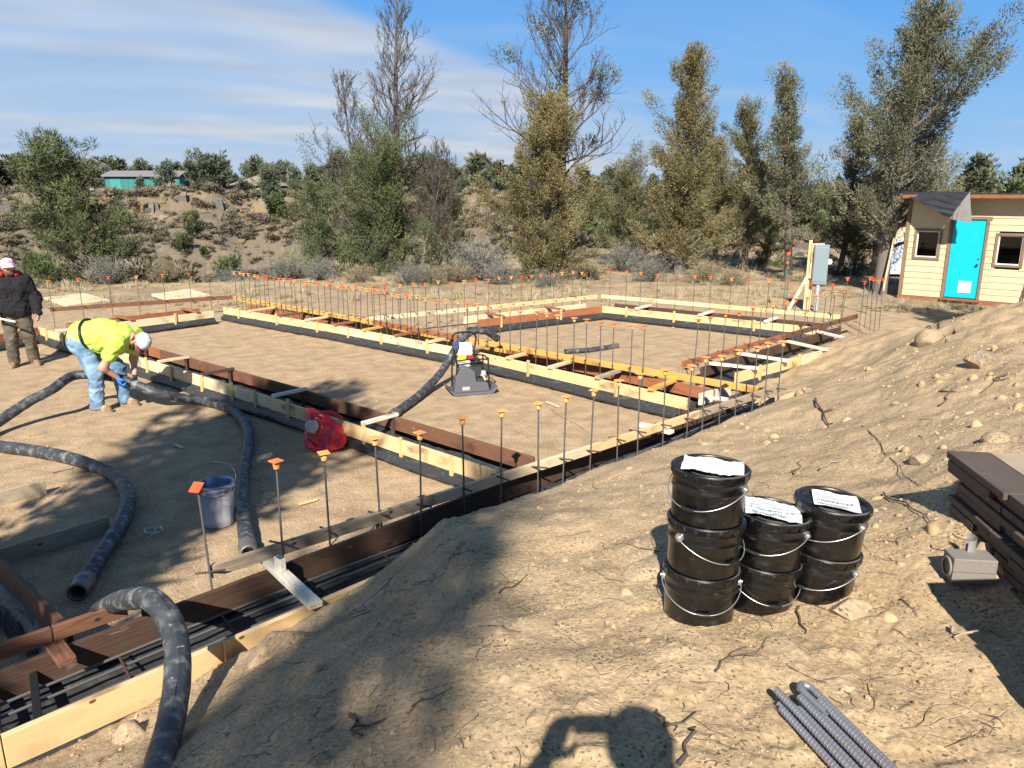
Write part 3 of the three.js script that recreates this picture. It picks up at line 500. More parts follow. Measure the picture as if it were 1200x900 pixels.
/* the row of junipers behind the pad */
const J = [];
J.push(['juniper_tree', juniper('', { seed: 3, h: 5.9, r: .16, from: .06, n: 105, prof: (t, a) => 2.1 * Math.pow(1 - t, .62) * (t < .2 ? .9 : 1) * (.85 + .25 * Math.sin(a * 2 + t * 8)) + .1, R: .36, step: .30, leaves: 62, pal: PAL.golden, low: 14 }), 'dense golden-green cone juniper standing right in front of the half-bare tree', 638, 26, {}]);
J.push(['juniper_tree', juniper('', { seed: 5, h: 7.9, r: .2, from: .08, n: 125, prof: (t, a) => 2.0 * Math.pow(1 - t, .8) * (.8 + .35 * Math.sin(a * 2 + t * 11)) + .14, R: .36, step: .32, leaves: 58, pal: PAL.golden, low: 10, bark: M.barkGrey }), 'tall pointed olive juniper in the middle of the row, right of the half-bare tree', 796, 28, {}]);
J.push(['juniper_tree', juniper('', { seed: 8, h: 6.0, r: .14, from: .2, n: 72, prof: (t, a) => 1.55 * Math.pow(1 - t, .8) * (.75 + .45 * Math.sin(a * 3 + t * 9)) + .12, R: .32, step: .33, leaves: 52, pal: PAL.olive }), 'slender open juniper right of the tallest pointed juniper', 874, 28.5, {}]);
J.push(['juniper_tree', juniper('', { seed: 13, h: 6.7, r: .15, from: .27, n: 74, prof: (t, a) => 1.5 * Math.pow(1 - t, .6) * (t > .6 ? .5 : 1) * (.7 + .5 * Math.sin(a * 3 + t * 10)) + .1, R: .32, step: .33, leaves: 52, pal: PAL.dusty }), 'narrow juniper with a thin spire top and dark trunk behind the electric post', 926, 25, {}]);
J.push(['juniper_tree', juniper('', { seed: 21, h: 7.7, r: .22, lean: .02, from: .2, n: 118, pow: .95, prof: (t, a) => { const right = .5 + .5 * Math.cos(a - .2); return (t < .62 ? lerp(1.65, 2.6, right) : lerp(1.2, 1.4, right) * Math.pow((1 - t) / .38, .75)) * (.78 + .3 * Math.sin(a * 2 + t * 9)) + .1; }, R: .36, step: .36, inner: .38, leaves: 54, pal: PAL.dusty, bark: M.barkGrey }), 'largest spreading juniper with limbs reaching right towards the cabin', 1036, 21.5, {}]);
J.push(['juniper_tree', juniper('', { seed: 34, h: 3.8, r: .1, from: .05, n: 60, prof: cone(1.8, .6), R: .34, step: .33, leaves: 50, pal: PAL.olive, low: 8 }), 'low bushy juniper filling the gap between the dense cone and the tallest pointed one', 738, 31, {}]);
J.push(['juniper_tree', juniper('', { seed: 55, h: 5.0, r: .12, from: .16, n: 60, prof: cone(1.6, .6), R: .34, step: .33, leaves: 50, pal: PAL.golden, low: 6 }), 'mid-height golden juniper tucked right against the tallest pointed juniper', 838, 32, {}]);
J.push(['juniper_tree', juniper('', { seed: 89, h: 5.2, r: .12, from: .2, n: 54, prof: cone(1.4, .6), R: .34, step: .33, leaves: 50, pal: PAL.dusty, low: 6 }), 'grey-green juniper seen just left of the largest spreading one', 985, 27, {}]);
J.push(['juniper_tree', juniper('', { seed: 91, h: 2.3, r: .07, from: .02, n: 30, prof: egg(.8, .25), R: .26, step: .28, leaves: 50, pal: PAL.olive, low: 6 }), 'small rounded juniper right of the electric post under the large tree', 1002, 27, {}]);
J.push(['juniper_tree', juniper('', { seed: 92, h: 2.6, r: .07, from: .02, n: 30, prof: egg(.9, .25), R: .26, step: .28, leaves: 50, pal: PAL.lime, low: 6 }), 'small fresh green juniper left of the electric post', 898, 30, {}]);
for (const [n, g, label, px, d, o] of J) plant(n, g, label, 'tree', px2x(px, d), -d, { y: o.y ?? ground(px2x(px, d), -d) });
plant('bare_tree', bareTree({ seed: 4, h: 10.4, r: .21, from: .34, n: 34, prof: (t) => 2.5 * Math.pow(1 - t, .62) + .35, sub: 8, tuft: (e, l) => e.x > .5 && l < 2 && e.y < 8.5 ? .10 : (e.y < 4.5 && l < 2 ? .14 : .004), pal: PAL.olive, twig: std({ color: new THREE.Color().setRGB(.085, .065, .055), roughness: .95 }) }), 'half-bare juniper with red trunk, dead limbs and a few green tufts on its right', 'tree', px2x(657, 28), -28, { y: 0 });
plant('bare_tree', bareTree({ seed: 9, h: 10.2, r: .19, from: .30, n: 46, prof: (t) => 2.1 * Math.pow(1 - t, .75) + .3, sub: 8, pal: PAL.olive }), 'tall bare dead tree with reddish trunk rising over the dark juniper thicket', 'tree', px2x(470, 29), -29, { y: -.2 });
plant('bare_tree', bareTree({ seed: 15, h: 7.0, r: .12, lean: -.06, from: .12, n: 40, prof: (t) => 1.6 * Math.pow(1 - t, .6) + .3, sub: 7, pal: PAL.olive, bark: M.barkGrey }), 'smaller grey leafless tree leaning left of the tall dead tree', 'tree', px2x(428, 28.5), -28.5, { y: -.2 });
plant('bare_tree', bareTree({ seed: 16, h: 4.4, r: .09, lean: .22, from: .2, n: 30, prof: (t) => 1.5 * Math.pow(1 - t, .5) + .3, sub: 7, pal: PAL.olive, bark: M.barkGrey }), 'short grey leafless tree spreading right of the tall dead tree', 'tree', px2x(488, 28), -28, { y: -.2 });
plant('juniper_tree', juniper('', { seed: 61, h: 4.4, r: .14, from: .03, n: 130, prof: (t, a) => 2.5 * Math.pow(1 - t, .5) * (.75 + .35 * Math.sin(a * 2 + t * 9)) + .15, R: .36, step: .36, leaves: 48, pal: PAL.green, low: 30, bare: () => .22, twig: M.barkGrey }), 'broad ragged juniper thicket at the foot of the tall dead tree', 'tree', px2x(440, 27.5), -27.5, { y: -.2 });
plant('juniper_tree', juniper('', { seed: 62, h: 3.4, r: .1, from: .03, n: 46, prof: (t, a) => 1.7 * Math.pow(1 - t, .5) + .15, R: .34, step: .36, leaves: 48, pal: PAL.golden, low: 10, bare: () => .15 }), 'low yellowish juniper right of the dead tree thicket', 'tree', px2x(512, 30), -30, { y: -.2 });
plant('juniper_tree', juniper('', { seed: 63, h: 3.2, r: .1, from: .03, n: 46, prof: (t, a) => 1.6 * Math.pow(1 - t, .5) + .15, R: .34, step: .36, leaves: 48, pal: PAL.green, low: 10 }), 'low dark juniper left of the dead tree thicket', 'tree', px2x(388, 29), -29, { y: -.4 });
// the loose pine on the left
{ const r = rng(77), g = new THREE.Group(), tr = new Wood(), br = new Wood(), lv = new Leaves(); const tp = crooked(V(.6, -.4, 0), V(-.10, 1, 0).normalize(), 6.5, 12, r, .16, .03); tr.stem(tp, .17, .03, 8);
  for (let i = 0; i < 64; i++) { const t = lerp(.10, .98, (i + r()) / 64), f = t * 12, j = Math.min(11, Math.floor(f)), s = tp[j].clone().lerp(tp[j + 1], f - j), a = i * 2.4 + r(), el = lerp(-.05, .75, t) + (r() - .5) * .4, L = (2.75 * Math.pow(1 - t, .52) + .25) * (.65 + .55 * r()); const p = crooked(s, V(Math.cos(a) * Math.cos(el), Math.sin(el), Math.sin(a) * Math.cos(el)), L, 6, r, .35, .07); br.stem(p, .045 * (1.1 - t), .01, 5);
    const m = Math.round(L / .26); for (let k = 0; k < m; k++) { const ff = lerp(.35, 1, (k + r()) / m) * 6, q = Math.min(5, Math.floor(ff)), e = p[q].clone().lerp(p[q + 1], ff - q); const w = V((r() - .5) * .7, (r() - .2) * .5, (r() - .5) * .7).add(e); br.stem([e, w], .01, .006, 3); lv.clump(w.x, w.y, w.z, .22 + .1 * r(), 80, .17, .016, r() < .3 ? PAL.lime : PAL.pine, r, .35); } }
  mesh('trunk', tr.geo(), M.bark, g); mesh('branches', br.geo(), M.bark, g); mesh('crown', lv.geo(), M.leaf, g);
  plant('pine_tree', g, 'large loose green pine on the left behind the workers', 'tree', px2x(88, 27), -27, { y: -1.6 }); }
/* far trees on the rim */
const farA = juniper('', { seed: 101, h: 5, r: .16, from: .04, n: 44, prof: (t, a) => 1.9 * Math.pow(1 - t, .6) * (.8 + .3 * Math.sin(a * 3)) + .15, R: .62, step: .6, leaves: 34, len: .36, wid: .085, pal: PAL.far, low: 8 });
const farB = juniper('', { seed: 102, h: 4.2, r: .16, from: .04, n: 44, prof: egg(2.3, .3), R: .66, step: .6, leaves: 34, len: .36, wid: .085, pal: PAL.far, low: 10 });
const farC = juniper('', { seed: 103, h: 4.6, r: .16, from: .04, n: 44, prof: cone(2.1, .7), R: .6, step: .6, leaves: 34, len: .34, wid: .085, pal: PAL.farGrey, low: 8 });
const farD = juniper('', { seed: 104, h: 2.2, r: .1, from: .04, n: 26, prof: egg(1.5, .3), R: .5, step: .5, leaves: 40, len: .3, wid: .07, pal: PAL.green, low: 8 });
const used = new Set();
const FAR = [[172, 0, 101, 1.1, 'dark tree standing up alone just left above the teal shed'], [258, 1, 84, 1.25, 'broad dark tree clump right of the teal shed'], [238, 0, 86, .95, 'dark tree hugging the left of the broad clump beside the teal shed'], [203, 2, 82, 1.0, 'grey-green spruce-like tree in front of the teal shed'], [173, 2, 83, .55, 'small grey tree before the left half of the teal shed'], [303, 0, 92, 1.15, 'dark pointed tree behind the tan-roofed house'], [326, 1, 96, 1.1, 'rounded tree right behind the tan-roofed house roof'], [323, 1, 79, .85, 'round dark tree in front of the tan-roofed house'], [352, 2, 92, 1.0, 'grey tree right of the tan-roofed house'], [372, 0, 88, .9, 'dark tree on the rim at the left edge of the bare trees'], [292, 1, 80, .5, 'low bush-like tree before the left end of the tan-roofed house'],
  [8, 1, 94, .8, 'far tree on the rim at the very left edge'], [30, 1, 96, .85, 'second far tree from the left edge on the rim'], [52, 0, 95, .9, 'third far tree from the left edge on the rim'], [70, 2, 98, .9, 'fourth far tree from the left edge on the rim, half behind the pine'], [120, 0, 96, 1.0, 'far dark tree seen through the right side of the pine'], [138, 2, 97, 1.0, 'far grey tree just right of the pine top'],
  [392, 1, 90, .8, 'far rim tree behind the left of the bare thicket'], [545, 1, 80, .6, 'far dark tree left of the gap before the dense cone juniper'], [565, 0, 82, .75, 'far tree in the gap between the bare trees and the dense cone juniper'], [584, 1, 78, .6, 'far tree touching the left side of the dense cone juniper'], [525, 2, 86, .6, 'far grey tree behind the right of the bare thicket'],
  [700, 1, 76, .7, 'far tree on the rim right of the half-bare trunk'], [722, 2, 78, .7, 'far grey tree on the rim behind the low gap juniper'], [765, 1, 74, .6, 'far tree on the rim left of the tallest pointed juniper'], [850, 1, 72, .6, 'far tree on the rim between the two slender junipers'], [902, 1, 72, .6, 'far tree on the rim left of the spire-topped juniper'], [955, 2, 70, .6, 'far grey tree on the rim behind the electric post'], [1050, 1, 70, .5, 'far tree on the rim just left of the cabin']];
for (const [px, k, d, s, label] of FAR) { const p = [farA, farB, farC][k]; plant('rim_tree', p, label, 'tree', px2x(px, d), -d, { s: s * .66, sx: s * .8, turn: px * 1.7, clone: used.has(k) }); used.add(k); }
{ // the low wood beyond the rim, one mass at this distance
  const r = rng(909), geo = juniper('', { seed: 110, h: 3.6, r: .16, from: .04, n: 22, prof: (t, a) => 1.5 * Math.pow(1 - t, .55) + .15, R: .6, step: .7, leaves: 22, len: .40, wid: .11, pal: PAL.far, low: 6 }).children[2].geometry, n = 260, im = new THREE.InstancedMesh(geo, M.leaf, n), m = new THREE.Matrix4(), q = new THREE.Quaternion(); let k = 0;
  while (k < n) { const a = lerp(-.72, .70, r()), d = RIM(a) + 9 + 60 * r(), px = 600 + FOC * Math.tan(a) / CP; if ((px > 100 && px < 375 && d < RIM(a) + 30) || (px > 590 && (d < RIM(a) + 30 || r() < .6))) continue; const s = .55 + .65 * r(); m.compose(V(Math.sin(a) * d, wild(Math.sin(a) * d, -Math.cos(a) * d) - .2, -Math.cos(a) * d), q.setFromAxisAngle(UP, r() * 6), V(s * 1.25, s, s * 1.25)); im.setMatrixAt(k, m); im.setColorAt(k, new THREE.Color().setRGB(.85, .76, .66).multiplyScalar(.7 + .5 * r())); k++; }
  im.name = 'far_wood'; im.castShadow = im.receiveShadow = true; scene.add(im); tag(im, 'low dark juniper wood running along beyond the canyon rim', 'wood', null, 'stuff'); }
/* bushes on the canyon slope and brush round the pad */
{ const r = rng(222); let first = true, n = 0; const spots = [];
  for (let i = 0; i < 400 && n < 84; i++) { const a = lerp(-.62, .60, r()), d = lerp(40, RIM(a) - 3, Math.pow(r(), .8)), x = Math.sin(a) * d, z = -Math.cos(a) * d; if (Math.abs(a + .17) < .05 && r() < .6) continue; n++; spots.push([x, z, .3 + r() * .7, r() * 6, a]); }
  spots.sort((p, q) => p[4] - q[4]).forEach(([x, z, s, turn], i) => { plant('slope_bush', farD, ordW(i) + ' green bush from the left among those dotted on the canyon slope', 'bush', x, z, { s, turn, clone: !first, group: 'bushes on the canyon slope' }); first = false; }); }
function sage(seed, pal, R, h, n) { const r = rng(seed), g = new THREE.Group(), lv = new Leaves(), br = new Wood(); for (let i = 0; i < n; i++) { const a = r() * 6.283, e = lerp(.25, 1.45, r()), d = V(Math.cos(a) * Math.cos(e), Math.sin(e), Math.sin(a) * Math.cos(e)), p = crooked(V(d.x * .1, 0, d.z * .1), d, (R * Math.cos(e) + h * Math.sin(e)) * (.6 + .5 * r()), 4, r, .4, .05); br.stem(p, .010, .003, 3); for (let k = 2; k < 5; k++) lv.clump(p[k].x, p[k].y, p[k].z, .10 + .05 * r(), 16, .085, .009, pal, r, .8); } mesh('stems', br.geo(), M.barkGrey, g); mesh('foliage', lv.geo(), M.leaf, g); return g; }
const SG = [[.19, .19, .165], [.13, .135, .12], [.24, .21, .15]], SY = [[.25, .21, .12], [.17, .15, .09], [.32, .25, .15]];
const sageA = sage(1, SG, .9, .8, 90), sageB = sage(2, SY, .8, .65, 80);
[[125, 24.5, 1.1, 0, 'silver-grey sagebrush behind the pale sheets on the left'], [272, 27, 1.3, 0, 'silver-grey sagebrush behind the far left corner of the forms'], [330, 26, 1.0, 0, 'pale sagebrush behind the left end of the yellow guide board'], [372, 25.5, .9, 0, 'pale sagebrush below the low dark juniper'], [300, 29, 1.2, 0, 'grey sagebrush on the canyon lip left of the dead tree'], [560, 26, 1.6, 0, 'largest silver sagebrush between the dead tree thicket and the dense cone juniper'], [535, 25, 1.0, 1, 'straw-coloured shrub left of the largest silver sagebrush'], [588, 24.5, .9, 0, 'small sagebrush left of the dense cone juniper'], [505, 24, 1.0, 1, 'straw-coloured brush in front of the yellowish juniper'], [478, 23.6, .9, 0, 'pale brush in front of the dead tree thicket'], [690, 26.5, .9, 1, 'straw brush at the right foot of the dense cone juniper'], [765, 25.5, 1.0, 0, 'grey brush at the left foot of the tallest pointed juniper'], [825, 25, 1.0, 1, 'straw brush at the right foot of the tallest pointed juniper'], [730, 29, 1.3, 0, 'grey-green brush before the gap juniper'], [860, 24, .8, 1, 'dry brush before the slender open juniper'], [45, 25, 1.1, 1, 'dry shrub beside the standing worker'], [190, 25, 1.1, 1, 'dry shrub left of the far left corner of the forms'], [420, 24.5, .9, 1, 'dry shrub before the smaller leafless tree'], [960, 23.5, .7, 1, 'dry brush behind the electric post'], [640, 23.5, .7, 0, 'little grey brush in front of the dense cone juniper']]
  .forEach(([px, d, s, k, label], i) => plant('sagebrush', [sageA, sageB][k], label, 'bush', px2x(px, d), -d, { s: s * .78, turn: i * 1.3, clone: used.has('s' + k) || (used.add('s' + k), false), y: ground(px2x(px, d), -d) }));
// dry grass and small scrub that nobody could count
{ const r = rng(31), lv = new Leaves(); for (let i = 0; i < 36; i++) { const a = r() * 6.283, e = lerp(.7, 1.5, r()); lv.blade((r() - .5) * .12, 0, (r() - .5) * .12, Math.cos(a) * Math.cos(e), Math.sin(e), Math.sin(a) * Math.cos(e), .18 + .2 * r(), .006, mix3([.50, .42, .26], [.36, .30, .18], r()), r); }
  const n = 2600, im = new THREE.InstancedMesh(lv.geo(), M.leaf, n), m = new THREE.Matrix4(), q = new THREE.Quaternion(); let k = 0;
  while (k < n) { const a = lerp(-.72, .72, r()), d = lerp(20.5, 42, Math.pow(r(), 1.4)), x = Math.sin(a) * d, z = -Math.cos(a) * d; if (z > -19.2 && x < 8) continue; if (fbm(x * .35, z * .35, 5, 3) + .25 < r() * .5) continue; const s = .6 + r() * .9; m.compose(V(x, ground(x, z, false) - .02, z), q.setFromAxisAngle(UP, r() * 6), V(s, s * (.3 + .4 * r()), s)); im.setMatrixAt(k, m); im.setColorAt(k, new THREE.Color().setScalar(.6 + .45 * r())); k++; }
  im.name = 'dry_grass'; im.castShadow = im.receiveShadow = true; scene.add(im); tag(im, 'dry straw-coloured grass tufts round the pad', 'grass', null, 'stuff'); }
{ const r = rng(33), lv = new Leaves(); for (let i = 0; i < 7; i++) lv.clump((r() - .5) * .5, .15 + r() * .2, (r() - .5) * .5, .26, 30, .20, .035, [[.27, .225, .15], [.18, .155, .105], [.35, .285, .195]], r, .6);
  const n = 14000, im = new THREE.InstancedMesh(lv.geo(), M.leaf, n), m = new THREE.Matrix4(), q = new THREE.Quaternion(); let k = 0;
  while (k < n) { const a = lerp(-.72, .70, r()), near = lerp(27, 40, sstep(-.15, .12, a)), d = lerp(near + 1, RIM(a) + 10, r()), x = Math.sin(a) * d, z = -Math.cos(a) * d; if (fbm(x * .2, z * .2, 5, 3) + .3 < r() * .6) continue; const s = .4 + 1.25 * Math.pow(r(), 2); m.compose(V(x, wild(x, z) - .05, z), q.setFromAxisAngle(UP, r() * 6), V(s, s * (.5 + .6 * r()), s)); im.setMatrixAt(k, m); im.setColorAt(k, new THREE.Color().setScalar(.45 + .55 * r())); k++; }
  im.name = 'slope_scrub'; im.castShadow = im.receiveShadow = true; scene.add(im); tag(im, 'low grey-brown scrub covering the canyon slope', 'scrub', null, 'stuff'); }
// rimrock: broken blocks along the canyon edge
{ const r = rng(71), g = new THREE.BoxGeometry(1.5, 1.5, 1.5, 2, 2, 2), p = g.attributes.position; for (let i = 0; i < p.count; i++) { const v = V(p.getX(i), p.getY(i), p.getZ(i)), k = .85 + .45 * n3(v.x * 1.3 + 4, v.y * 1.3, v.z * 1.3); p.setXYZ(i, v.x * k, v.y * k, v.z * k); } g.computeVertexNormals();
  const n = 1700, im = new THREE.InstancedMesh(g, std({ roughness: .95, bumpMap: soilBump, bumpScale: .2 }), n), m = new THREE.Matrix4(), q = new THREE.Quaternion(), e = new THREE.Euler();
  for (let k = 0; k < n; k++) { const a = lerp(-.75, .72, r()), R = RIM(a), low = r() < .45, d = low ? R - 4 - 24 * Math.pow(r(), 1.3) : R - 4.2 + r() * 2.6, x = Math.sin(a) * d, z = -Math.cos(a) * d, s = low ? .12 + .4 * Math.pow(r(), 2) : .25 + .5 * r(); q.setFromEuler(e.set(r() * .5, r() * 6, r() * .5)); m.compose(V(x, wild(x, z) + (low ? 0 : -.75 + r() * .5), z), q, V(s * (low ? 1.2 : .9), s * (low ? .8 : 1.5), s)); im.setMatrixAt(k, m); const t = r(), c = t < .35 ? [.40, .28, .15] : t < .7 ? [.30, .25, .20] : [.22, .195, .17]; im.setColorAt(k, new THREE.Color().setRGB(c[0], c[1], c[2]).multiplyScalar(.75 + .5 * r())); }
  im.name = 'rimrock'; im.castShadow = im.receiveShadow = true; scene.add(im); tag(im, 'broken tan and grey rimrock along the canyon edge', 'rocks', null, 'stuff'); }
// trees behind the viewer, whose shadows fall over the pad and the mound
plant('juniper_tree', juniper('', { seed: 301, h: 9.6, r: .24, from: .37, n: 92, prof: (t, a) => 2.6 * Math.pow(1 - t, .55) * (.7 + .5 * Math.sin(a * 2 + t * 9)) + .2, R: .42, step: .55, inner: .35, leaves: 30, len: .24, wid: .05, pal: PAL.olive }), 'juniper behind the viewer on the left whose streaked shadow crosses the pad', 'tree', -4.3, 1.9, { y: .1 });
plant('juniper_tree', juniper('', { seed: 302, h: 13.0, r: .28, from: .38, n: 34, prof: (t, a) => 2.2 * Math.pow(1 - t, .5) * (.6 + .5 * Math.sin(a * 2 + t * 9)) + .2, R: .5, step: .7, inner: .5, leaves: 34, len: .26, wid: .05, pal: PAL.olive }), 'taller juniper farther behind the viewer whose soft shadow blots the mound', 'tree', -3.5, 11.0, { y: .8 });
plant('juniper_tree', juniper('', { seed: 303, h: 8.8, r: .26, from: .5, n: 60, prof: (t, a) => 2.4 * Math.pow(1 - t, .5) * (.7 + .4 * Math.sin(a * 2 + t * 9)) + .2, R: .45, step: .6, inner: .35, leaves: 34, len: .24, wid: .05, pal: PAL.olive }), 'tall juniper outside the right edge whose shadow lies before the cabin', 'tree', 8.6, -4.3, { y: 1.2 });
/* ---------- cabin, sheds, electric post ---------- */
M.siding = std({ color: new THREE.Color().setRGB(.68, .565, .365), roughness: .7, map: tex(256, 256, (u, v) => { const k = .94 + .08 * per((a, b) => fbm(a * 10, b * 30, 3, 4), u, v) - .12 * per((a, b) => sstep(.35, .6, fbm(a * 14, b * 8, 6, 4)), u, v); return [k, k, k * .98]; }, [.5, .5]) });
M.trim = woodM(rgb(140, 112, 84), rgb(104, 80, 58), rgb(90, 76, 62), .5, 12);
M.rust = woodM(rgb(150, 92, 58), rgb(112, 66, 42), rgb(90, 62, 48), .5, 13);
M.turq = std({ color: new THREE.Color().setRGB(.0, .52, .68), roughness: .45, map: tex(128, 256, (u, v) => { const k = .93 + .07 * per((a, b) => fbm(a * 4, b * 8, 3, 4), u, v); return [k, k, k]; }) });
M.inside = std({ color: new THREE.Color().setRGB(.03, .027, .024), roughness: 1 });
M.glass = phys({ color: 0xffffff, roughness: .03, transmission: 1, thickness: 0, ior: 1.5 });
M.vinyl = std({ color: new THREE.Color().setRGB(.72, .70, .66), roughness: .5 });
M.tarp = std({ color: new THREE.Color().setRGB(.032, .034, .042), roughness: .5, side: THREE.DoubleSide, map: tex(256, 256, (u, v) => { const k = .8 + .3 * per((a, b) => fbm(a * 5, b * 12, 3, 4), u, v); return [k, k, k]; }) });
M.tarpGrey = std({ color: new THREE.Color().setRGB(.17, .16, .15), roughness: .8, side: THREE.DoubleSide });
{
  // local frame: x along the front, z out of the front
  const A = at(1054, 346.5, .12), B = at(1190, 357, .12), ang = Math.atan2(-(B.z - A.z), B.x - A.x), base = thing('cabin', 'small cream lap-sided cabin with turquoise door and two dark windows', 'cabin', [A.x, .0, A.z], ang);
  const k = A.distanceTo(B) / 136, Wd = 4.9, Ht = 2.62, D = 2.6; // metres per photo column along the front
  const X = px => (px - 1054) * k;
  const doorX0 = X(1108), doorX1 = X(1146), d0 = .18, d1 = 2.16, w1 = [X(1067), X(1094), 1.18, 1.86], w2 = [X(1161), X(1188), 1.08, 1.80], w3 = [X(1232), X(1262), 1.1, 1.8];
  const holes = [[doorX0, doorX1, d0, d1], w1, w2, w3].map(h => [h[0] - .0, h[1], h[2], h[3]]);
  const plank = .158; const pl = [];
  for (let i = 0; i < 16; i++) { const y0 = .16 + i * plank, y1 = y0 + plank + .02; let spans = [[.0, Wd]];
    for (const h of holes) if (y1 > h[2] + .02 && y0 < h[3] - .02) spans = spans.flatMap(([a, b]) => h[1] <= a || h[0] >= b ? [[a, b]] : [[a, h[0]], [h[1], b]]).filter(([a, b]) => b - a > .03);
    for (const [a, b] of spans) { const g = box(b - a, y1 - y0, .014); const p = g.attributes.position; for (let q = 0; q < p.count; q++) p.setZ(q, p.getZ(q) + (p.getY(q) < 0 ? .020 : .002) + (rW() - .5) * .001); part('siding_board', shiftUV(g.translate((a + b) / 2, (y0 + y1) / 2, .0), rW() * 9, rW() * 5), M.siding, base); } }
  for (let i = 0; i < 16; i++) { const y0 = .16 + i * plank, g = box(.014, plank + .02, D - .02); const p = g.attributes.position; for (let q = 0; q < p.count; q++) p.setX(q, p.getX(q) - (p.getY(q) < 0 ? .020 : .002)); part('side_board', g.translate(-.012, y0 + plank / 2, -D / 2 - .02), M.siding, base); }
  const wallG = []; { const ys = [.12, 2.62]; const cuts = holes.slice().sort((a, b) => a[0] - b[0]); let x = 0; for (const h of cuts) { wallG.push(box(h[0] - x, 2.5, .09, (x + h[0]) / 2, 1.37, -.058)); wallG.push(box(h[1] - h[0], 2.62 - h[3], .09, (h[0] + h[1]) / 2, (2.62 + h[3]) / 2, -.058)); if (h[2] - .12 > .02) wallG.push(box(h[1] - h[0], h[2] - .12, .09, (h[0] + h[1]) / 2, (h[2] + .12) / 2, -.058)); x = h[1]; } wallG.push(box(Wd - x, 2.5, .09, (x + Wd) / 2, 1.37, -.058)); }
  wallG.push(box(.09, 2.5, D - .1, .05, 1.37, -D / 2 - .06), box(.09, 2.5, D - .1, Wd - .05, 1.37, -D / 2 - .06), box(Wd - .2, 2.5, .09, Wd / 2, 1.37, -D), box(Wd - .2, .05, D - .2, Wd / 2, .1, -D / 2));
  part('wall', wallG, M.inside, base);
  part('corner_trim', box(.10, 2.5, .03, .01, 1.40, .024), M.trim, base); part('sill_beam', box(Wd + .1, .13, .10, Wd / 2, .085, -.02), M.rust, base);
  const frame = (h, w, m, par, z = .034) => { const [a, b, y0, y1] = h; const gs = [box(b - a + 2 * w, w, .03, (a + b) / 2, y1 + w / 2, z), box(b - a + 2 * w, w, .03, (a + b) / 2, y0 - w / 2, z), box(w, y1 - y0 - .004, .03, a - w / 2, (y0 + y1) / 2, z), box(w, y1 - y0 - .004, .03, b + w / 2, (y0 + y1) / 2, z)]; return mesh('frame', gs, m, par); };
  [w1, w2, w3].forEach((h, i) => { const win = new THREE.Group(); win.name = 'window' + (i ? '_00' + i : ''); base.add(win); frame(h, .055, M.trim, win); const [a, b, y0, y1] = h; const s = .028; mesh('sash', [box(b - a - .004, s, .04, (a + b) / 2, y1 - s / 2 - .002, -.01), box(b - a - .004, s, .04, (a + b) / 2, y0 + s / 2 + .002, -.01), box(s, y1 - y0 - 2 * s - .008, .04, a + s / 2 + .002, (y0 + y1) / 2, -.01), box(s, y1 - y0 - 2 * s - .008, .04, b - s / 2 - .002, (y0 + y1) / 2, -.01)], M.vinyl, win); const pn = mesh('pane', new THREE.PlaneGeometry(b - a - .06, y1 - y0 - .06).translate((a + b) / 2, (y0 + y1) / 2, -.012), M.glass, win); });
  const dr = new THREE.Group(); dr.name = 'door'; base.add(dr);
  mesh('panel', rbox(doorX1 - doorX0 - .02, d1 - d0 - .02, .045, .004, (doorX0 + doorX1) / 2, (d0 + d1) / 2, -.005), M.turq, dr);
  const pX = doorX1 - .30; mesh('pet_door', [box(.29, .30, .018, pX, .47, .026), box(.23, .035, .012, pX, .60, .040)], M.vinyl, dr); mesh('flap', rbox(.20, .21, .008, .003, pX, .455, .042), std({ color: new THREE.Color().setRGB(.62, .55, .55), roughness: .3 }), dr);
  mesh('handle', [new THREE.SphereGeometry(.032, 14, 10).translate(doorX1 - .075, 1.06, .075), rod([doorX1 - .075, 1.06, .02], [doorX1 - .075, 1.06, .07], .014, 10), new THREE.CylinderGeometry(.028, .028, .012, 14).rotateX(Math.PI / 2).translate(doorX1 - .075, 1.20, .024)], M.steel, dr);
  const w = .065; part('door_trim', [box(w, d1 - d0 + .02, .034, doorX0 - w / 2, (d0 + d1) / 2, .034), box(w, d1 - d0 + .02, .034, doorX1 + w / 2, (d0 + d1) / 2, .034), box(doorX1 - doorX0 + 2 * w + .10, .07, .034, (doorX0 + doorX1) / 2, d1 + .048, .036)], M.trim, base); part('threshold', box(doorX1 - doorX0 + .16, .06, .14, (doorX0 + doorX1) / 2, d0 - .04, .05), M.rust, base);
  // roof: nearly flat, with rafter tails and a thin edge
  const rf = mesh('roof', [box(Wd + .3, .04, D + .75, Wd / 2 + .05, 2.80, -D / 2 + .10)], M.tarp, base); mesh('fascia', box(Wd + .3, .085, .03, Wd / 2 + .05, 2.735, .485), M.rust, rf);
  for (let i = 0; i < 10; i++) part('rafter_tail', box(.045, .09, .46, .05 + i * .53, 2.725, .235), M.trim, base);
  // loose roofing sheet hanging down over the door
  const P = [], I = [], U = [], pts = [[X(1063), 2.845, .40], [X(1074), 2.845, .505], [X(1139), 2.845, .515], [X(1141), 2.42, .60]];
  const n = 18, c = [V(X(1046), 2.845, .42), V(X(1126), 2.85, .52), V(X(1110), 2.20, .74)], q = V(X(1140), 2.05, .62);
